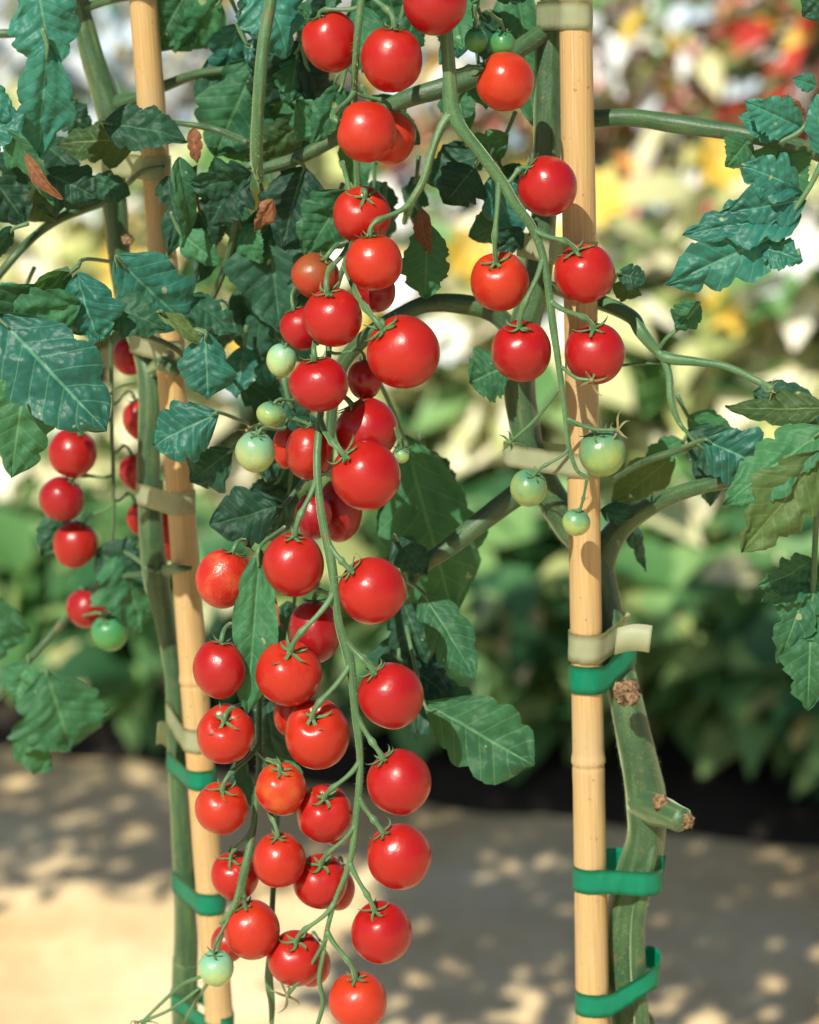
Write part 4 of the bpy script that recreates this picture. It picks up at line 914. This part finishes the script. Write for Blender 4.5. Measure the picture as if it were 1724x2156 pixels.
leaf(rp, 'leaf_dark', (1590, 820), (1750, 880), 90, None, 1.02, roll=30)
leaf(rp, 'leaf', (1740, 900), (1520, 1060), 120, [(1740, 880)], .95, roll=-20, fold=.25, curl=.1, lobes=.3, serr=.2)
leaf(rp, 'leaf_olive', (1740, 950), (1560, 1165), 130, None, .945, roll=15, fold=.25, lobes=.3, serr=.2)
leaf(rp, 'leaf_dark', (1310, 1060), (1370, 1200), 60, None, 1.06, roll=60)
leaf(rp, 'leaf_dark', (1265, 1070), (1335, 1085), 46, None, 1.03, roll=20)
leaf(rp, 'leaf_olive', (1420, 960), (1290, 1060), 80, None, 1.06, roll=20)
# drooping toothed leaf at the right edge: leaflets down a stalk
g = Geo()
for (b, t, w, rl) in (((1712, 1230), (1605, 1260), 70, -20), ((1712, 1200), (1640, 1400), 100, 10), ((1708, 1290), (1700, 1500), 120, 0), ((1720, 1240), (1780, 1420), 110, -10), ((1715, 1180), (1600, 1240), 80, 25)):
    leaf_geo(g, P(*b, .985), P(*t, .98), w * U(1), roll=rl, fold=.35, lobes=.35, serr=.16, wave=.12, curl=.25, ns=6, seed=int(w), pucker=.03)
sp_ = spline([tuple(P(x, y, .985)) for x, y in ((1740, 900), (1722, 1050), (1714, 1180), (1708, 1320), (1702, 1440))], 8)
tube(g, sp_, [.0013] * len(sp_), 8, mi=1)
g.build('leaf', [M['leaf'], M['truss']], rp)
# big toothed blue-green leaf, upper right, in leaflets
def compound(parent, mk, items, stalk, Y, rad=.0013, **kw):
    g = Geo()
    for k, it in enumerate(items):
        b, t, w, rl = it[:4]; dY = it[4] if len(it) > 4 else 0
        leaf_geo(g, P(*b, Y + dY), P(*t, Y + dY - .006), w * U(1), roll=rl, seed=int(b[0] + k * 17), **kw)
    sp_ = spline([tuple(P(x, y, Y)) for x, y in stalk], 8)
    tube(g, sp_, [rad * (1 - .4 * i / len(sp_)) for i in range(len(sp_))], 8, mi=1)
    return g.build('leaf', [M[mk], M['truss']], parent)
compound(rp, 'leaf_blue', [((1690, 400), (1560, 345), 100, -15), ((1700, 420), (1520, 450), 100, 10), ((1690, 450), (1440, 490), 110, -10), ((1660, 480), (1405, 600), 135, 5), ((1600, 520), (1690, 545), 80, 20), ((1600, 440), (1470, 560), 110, 15, .01)],
         [(1735, 330), (1700, 400), (1640, 480), (1560, 540)], .985, fold=.35, lobes=.38, serr=.13, wave=.12, ns=6, pucker=.035, curl=.18)
compound(rp, 'leaf', [((1640, 300), (1600, 430), 110, 0), ((1580, 290), (1530, 350), 80, 20), ((1650, 300), (1680, 420), 90, -10)], [(1580, 280), (1640, 300), (1660, 340)], 1.02, fold=.2, serr=.15)
compound(rp, 'leaf_blue', [((1690, 270), (1570, 215), 90, 10), ((1640, 290), (1560, 240), 70, -30, .01), ((1735, 330), (1715, 200), 60, 20), ((1720, 180), (1670, 165), 40, 0)], [(1640, 300), (1690, 270), (1724, 200)], 1.0, fold=.4, serr=.2, lobes=.2, pucker=.035)
leaf(rp, 'leaf_dark', (1760, -30), (1690, 35), 90, None, 1.0, roll=20)
leaf(rp, 'leaf_dead', (1640, 205), (1695, 245), 34, None, 1.03, roll=-20, label='orange tinged leaf tip')
# dense leaves behind the top of the cluster
def spray(parent, x0, y0, x1, y1, n, Y0, Y1, size, mats, seed, droop=True):
    rnd = random.Random(seed)
    for k in range(n):
        x, y = rnd.uniform(x0, x1), rnd.uniform(y0, y1); a = rnd.uniform(-1.2, 1.2); L = rnd.uniform(.75, 1.25) * size
        leaf(parent, rnd.choice(mats), (x, y), (x + L * math.sin(a), y + L * math.cos(a)), L * rnd.uniform(.5, .75), [(x - 25 * math.sin(a), y - 45)],
             rnd.uniform(Y0, Y1), rnd.uniform(-.02, .02), roll=rnd.uniform(-55, 55), fold=rnd.uniform(.1, .5), curl=rnd.uniform(.05, .3), lobes=rnd.choice([0, .2, .3]), serr=rnd.choice([.1, .2, .25]), seed=seed * 100 + k, nu=34, nv=16)
leaf(lp, 'leaf', (545, 120), (450, 330), 150, [(550, 100, 1.05)], 1.07, fold=.1, serr=.06, wide=.45)
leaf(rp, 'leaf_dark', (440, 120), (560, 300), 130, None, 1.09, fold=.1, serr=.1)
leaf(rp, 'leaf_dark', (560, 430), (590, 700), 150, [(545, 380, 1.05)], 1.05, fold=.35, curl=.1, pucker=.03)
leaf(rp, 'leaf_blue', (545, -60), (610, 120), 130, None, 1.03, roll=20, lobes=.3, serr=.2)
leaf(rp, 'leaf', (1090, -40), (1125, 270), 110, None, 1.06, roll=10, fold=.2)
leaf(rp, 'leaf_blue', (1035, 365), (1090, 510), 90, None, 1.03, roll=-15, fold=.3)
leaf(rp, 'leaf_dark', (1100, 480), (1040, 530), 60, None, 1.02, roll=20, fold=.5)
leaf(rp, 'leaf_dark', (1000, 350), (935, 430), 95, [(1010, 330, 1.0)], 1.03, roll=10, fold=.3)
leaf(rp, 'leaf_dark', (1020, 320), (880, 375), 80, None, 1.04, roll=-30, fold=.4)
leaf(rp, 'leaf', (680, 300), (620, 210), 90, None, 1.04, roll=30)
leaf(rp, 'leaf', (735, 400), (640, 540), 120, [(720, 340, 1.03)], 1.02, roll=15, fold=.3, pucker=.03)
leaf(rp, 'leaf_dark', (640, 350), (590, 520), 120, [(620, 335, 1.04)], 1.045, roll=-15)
leaf(rp, 'leaf_olive', (640, 260), (520, 340), 80, None, 1.06, roll=30, fold=.4)
leaf(rp, 'leaf_dead', (575, 420), (540, 490), 40, None, 1.02, roll=30, label='curled brown dry leaf')
spray(rp, 440, -20, 700, 120, 10, 1.05, 1.10, 120, ['leaf_dark', 'leaf', 'leaf_blue'], 3)
spray(rp, 620, -60, 900, 260, 14, 1.03, 1.09, 130, ['leaf_dark', 'leaf', 'leaf'], 4)
spray(rp, 880, -60, 1090, 60, 7, 1.03, 1.07, 120, ['leaf_blue', 'leaf', 'leaf_dark'], 5)
spray(rp, 540, 330, 880, 450, 8, 1.05, 1.09, 120, ['leaf_dark', 'leaf'], 6)
spray(rp, 490, 580, 610, 800, 6, 1.05, 1.09, 120, ['leaf_dark', 'leaf_dark', 'leaf_blue'], 7)
spray(rp, 540, 820, 660, 1050, 5, 1.05, 1.08, 120, ['leaf_dark'], 8)
spray(rp, 1020, 220, 1120, 380, 3, 1.04, 1.07, 100, ['leaf', 'leaf_dark'], 9)
spray(rp, 950, 100, 1050, 180, 2, 1.05, 1.07, 110, ['leaf'], 10)
spray(rp, 560, 20, 720, 280, 6, 1.06, 1.10, 150, ['leaf_dark', 'leaf'], 11)
spray(lp, 330, 330, 520, 500, 5, 1.04, 1.09, 110, ['leaf_dark', 'leaf'], 12)
spray(lp, 0, 180, 260, 420, 5, 1.04, 1.10, 110, ['leaf_dark', 'leaf', 'leaf_olive'], 13)
spray(lp, 0, 560, 420, 700, 5, 1.03, 1.09, 120, ['leaf', 'leaf_blue', 'leaf_dark'], 14)
spray(rp, 810, 950, 900, 1200, 3, 1.06, 1.10, 150, ['leaf_dark', 'leaf'], 15)
spray(rp, 480, 560, 640, 1000, 8, 1.05, 1.10, 140, ['leaf_dark', 'leaf_dark', 'leaf'], 17)
spray(rp, 560, 1150, 700, 1600, 7, 1.03, 1.08, 110, ['leaf_dark'], 18)
spray(rp, 960, 250, 1120, 480, 5, 1.05, 1.08, 100, ['leaf', 'leaf_dark', 'leaf_blue'], 19)
spray(rp, 1420, 820, 1700, 1000, 4, 1.02, 1.07, 120, ['leaf', 'leaf_dark'], 20)
spray(rp, 800, 1250, 900, 1420, 3, 1.04, 1.08, 130, ['leaf_dark'], 16)

# unseen leaves added above the frame to throw dappled shade on the path
def shade_canopy(parent, x0, x1, z0, z1, y0, y1, n, seed, size=.05):
    g = Geo(); rnd = random.Random(seed)
    for k in range(n):
        c = Vector((rnd.uniform(x0, x1), rnd.uniform(y0, y1), rnd.uniform(z0, z1)))
        d = Vector((rnd.uniform(-1, 1), rnd.uniform(-1, 1), rnd.uniform(-1, .3))).normalized()
        leaf_geo(g, c, c + d * size * rnd.uniform(.7, 1.3), size * .6, roll=rnd.uniform(-80, 80), seed=k, nu=8, nv=4, lobes=.2)
    o = g.build('added_shade_leaves', M['leaf'], parent); o['kind'] = 'stuff'; return o
shade_canopy(right_plant, -.62, .10, 1.05, 1.42, 1.0, 1.3, 1150, 21, .06)
shade_canopy(right_plant, -1.0, .05, 1.42, 1.78, 1.0, 1.3, 1350, 23, .062)
shade_canopy(left_plant, -1.6, -.85, 1.38, 1.84, 1.02, 1.3, 820, 22, .065)

# ------------------------------------------------------------------ background plants
def bleaf(g, c, d, nrm, L, W, mi=0, bend=.2):
    """a folded, bent leaf of ten faces"""
    s = d.cross(nrm).normalized(); nrm = s.cross(d).normalized(); V = []
    for t, w in ((0, .05), (.2, .38), (.45, .5), (.72, .33), (1, .02)):
        p = c + d * L * t - nrm * bend * L * t * t
        V += [p + s * W * w + nrm * W * w * .35, p, p - s * W * w + nrm * W * w * .35]
    F = []
    for i in range(4):
        for j in range(2):
            a = i * 3 + j; F.append((a, a + 1, a + 4, a + 3))
    g.add(V, F, None, mi)
def shrub(name, label, x, y, h, w, n, L, mats, weights, seed, cat='shrub', group=None, lo=.18, ratio=.5, stems=7, flowers=None, evn=.6, clump=0):
    rnd = random.Random(seed); root = empty(name, (x, y, 0.02))
    tag(root, label, cat, group)
    gs = Geo(); tips = []
    for k in range(stems):
        a = rnd.uniform(0, 6.283); rr = rnd.uniform(.1, .95) * w / 2; hh = h * rnd.uniform(evn, 1.0)
        p0 = Vector((x + .03 * math.cos(a), y + .03 * math.sin(a), 0)); p1 = Vector((x + rr * .45 * math.cos(a), y + rr * .45 * math.sin(a), hh * .5)); p2 = Vector((x + rr * math.cos(a), y + rr * math.sin(a), hh))
        sp_ = spline([tuple(p0), tuple(p1), tuple(p2)], 7); tips.append([Vector(q) for q in sp_])
        tube(gs, sp_, [.007 * (1 - .7 * i / len(sp_)) + .001 for i in range(len(sp_))], 7)
    gs.build('stems', M['wood'], root)
    g = Geo(); pref = [[rnd.choices(range(len(mats)), weights)[0] for _ in range(4)] for _ in tips]
    for k in range(n):
        ti = rnd.randrange(len(tips)); tp = tips[ti]; t = lo + (1 - lo) * rnd.random() ** .8; q = tp[min(len(tp) - 1, int(t * (len(tp) - 1)))]
        a = rnd.uniform(0, 6.283); off = rnd.random() ** .6 * w * .28
        c = q + Vector((math.cos(a) * off, math.sin(a) * off, rnd.uniform(-.05, .05)))
        out = Vector((math.cos(a), math.sin(a), rnd.uniform(-.75, .45))).normalized()
        nrm = (Vector((rnd.uniform(-.6, .6), rnd.uniform(-.9, .4), 1)) + Vector((0, 0, 0))).normalized()
        l = L * rnd.uniform(.6, 1.25)
        mi = pref[ti][min(3, int(t * 4))] if rnd.random() < clump else rnd.choices(range(len(mats)), weights)[0]
        bleaf(g, c, out, nrm, l, l * ratio, mi, rnd.uniform(.05, .5))
    g.build('foliage', [M[m] for m in mats], root)
    if flowers:
        fm, fn, fs = flowers
        for k in range(fn):
            g = Geo()
            tp = rnd.choice(tips); c = tp[-1 - rnd.randrange(3)] + Vector((rnd.uniform(-.5, .5) * w * .5, rnd.uniform(-.5, .1) * w, rnd.uniform(-.2, .08) * h))
            up = Vector((rnd.uniform(-.5, .5), -1, rnd.uniform(0, .8))).normalized(); a0 = up.orthogonal().normalized(); b0 = up.cross(a0)
            for j in range(7):
                th = j * 6.283 / 7; d = (a0 * math.cos(th) + b0 * math.sin(th) + up * .35).normalized()
                bleaf(g, c, d, up, fs, fs * .7, 0, .1)
            g.build('flower', M[fm[k % len(fm)]], root)
    return root
def gx(px, Y): return (px - 862) * K * Y
HG = 'leafy shrubs of the hedge beyond the path'
def edge(px): return 2.87 - .42 * ((px - 862) * K * 2.9) 
hed = [(1010, .22, .38, .40, 'broad leaved dark shrub directly left of the right cane beyond the path', 11),
       (1330, .24, .34, .40, 'broad leaved green shrub behind the stout stem right of the cane', 12),
       (1640, .24, .36, .42, 'broad leaved green shrub at the right edge of the hedge', 13),
       (1930, .22, .38, .40, 'broad leaved shrub cut by the right edge', 14),
       (690, .30, .36, .42, 'broad leaved dark shrub behind the lower red cluster', 15),
       (330, .30, .30, .42, 'low green shrub beyond the path between left cane and left edge', 16),
       (-20, .28, .30, .42, 'low green shrub at the left edge of the hedge', 17)]
for px, dY, h, w, lab, sd in hed:
    Y = edge(px) + dY
    shrub('hedge_shrub', lab, gx(px, Y), Y, h, w, 300, .115, ['b_green', 'b_mid', 'b_pale'], [3.5, 6.5, 1.6], sd, group=HG, lo=.62, ratio=.66, stems=9)
PG = 'pale leaved shrubs behind the hedge'
pale = [(1150, 3.65, .90, .42, 'cream and pale green shrub between the cluster and the right cane', 31), (1480, 3.6, .80, .42, 'cream leaved shrub right of the cane above the green hedge', 32),
        (1820, 3.5, .78, .4, 'cream leaved shrub at the far right above the green hedge', 33), (140, 3.9, .90, .48, 'cream and yellow leaved shrub behind the far left red tomatoes', 34), (480, 3.9, .90, .4, 'pale shrub glimpsed between left cane and the red cluster', 35),
        (-150, 3.95, .84, .4, 'pale shrub cut by the left edge', 36), (800, 3.8, .85, .4, 'pale shrub almost hidden behind the red cluster', 37)]
for px, Y, h, w, lab, sd in pale:
    shrub('pale_shrub', lab, gx(px, Y), Y, h, w, 460, .12, ['b_green', 'b_mid', 'b_pale', 'b_cream'], [1.4, 2.6, 3, 6], sd, group=PG, lo=.2, ratio=.6, flowers=(['b_white', 'b_pale', 'b_yellow'], 12, .05))
CG = 'red and yellow leaved shrubs far behind'
crot = [(1340, 4.3, 1.22, .44, 'speckled red yellow and white shrub just right of the cane top', 41, [2, 3, 3, 4, 2]), (1600, 4.25, 1.22, .46, 'speckled red and cream shrub in the upper right, behind the toothed leaf', 42, [3, 3, 2, 4, 2]),
        (1880, 4.1, 1.22, .5, 'yellow and orange shrub cut by the right edge', 43, [2, 4, 3, 3, 2]), (1080, 4.6, 1.15, .42, 'yellow and orange shrub between the cluster and right cane', 44, [1.5, 5, 2, 2, 2]),
        (60, 4.5, 1.2, .5, 'white and yellow shrub in the upper left, very blurred', 45, [0, 1.6, 9, 1.5, .2]), (420, 4.6, 1.22, .5, 'orange tinged pale shrub behind the left cane', 46, [.2, 1.5, 8, 1.2, .9]), (760, 5.0, 1.1, .4, 'reddish shrub hidden behind the top of the cluster', 47, [2, 2, 2, 2, 2])]
for px, Y, h, w, lab, sd, wt in crot:
    red, yel, whi, grn, ora = wt
    shrub('colourful_shrub', lab, gx(px, Y), Y, h, w, 800, .095, ['b_red', 'b_yellow', 'b_white', 'b_green', 'b_orange', 'b_pale', 'b_blue', 'b_pink', 'b_mid'],
          [red * .55, yel * .8, whi, grn * .9, ora * .5, 3.0 if px > 700 else .5, 1.8 if px > 700 else 4, 1.1 * red, 2.0 if px > 700 else 1], sd, group=CG, lo=.25, ratio=.40, evn=.85, stems=14, clump=.62)
shrub('flowering_bush', 'green shrub with small red blossoms below the blue green toothed leaf', gx(1600, 3.95), 3.95, .86, .3, 160, .09, ['b_mid', 'b_green'], [2, 1], 61, flowers=(['b_red', 'b_red', 'b_orange'], 18, .03))
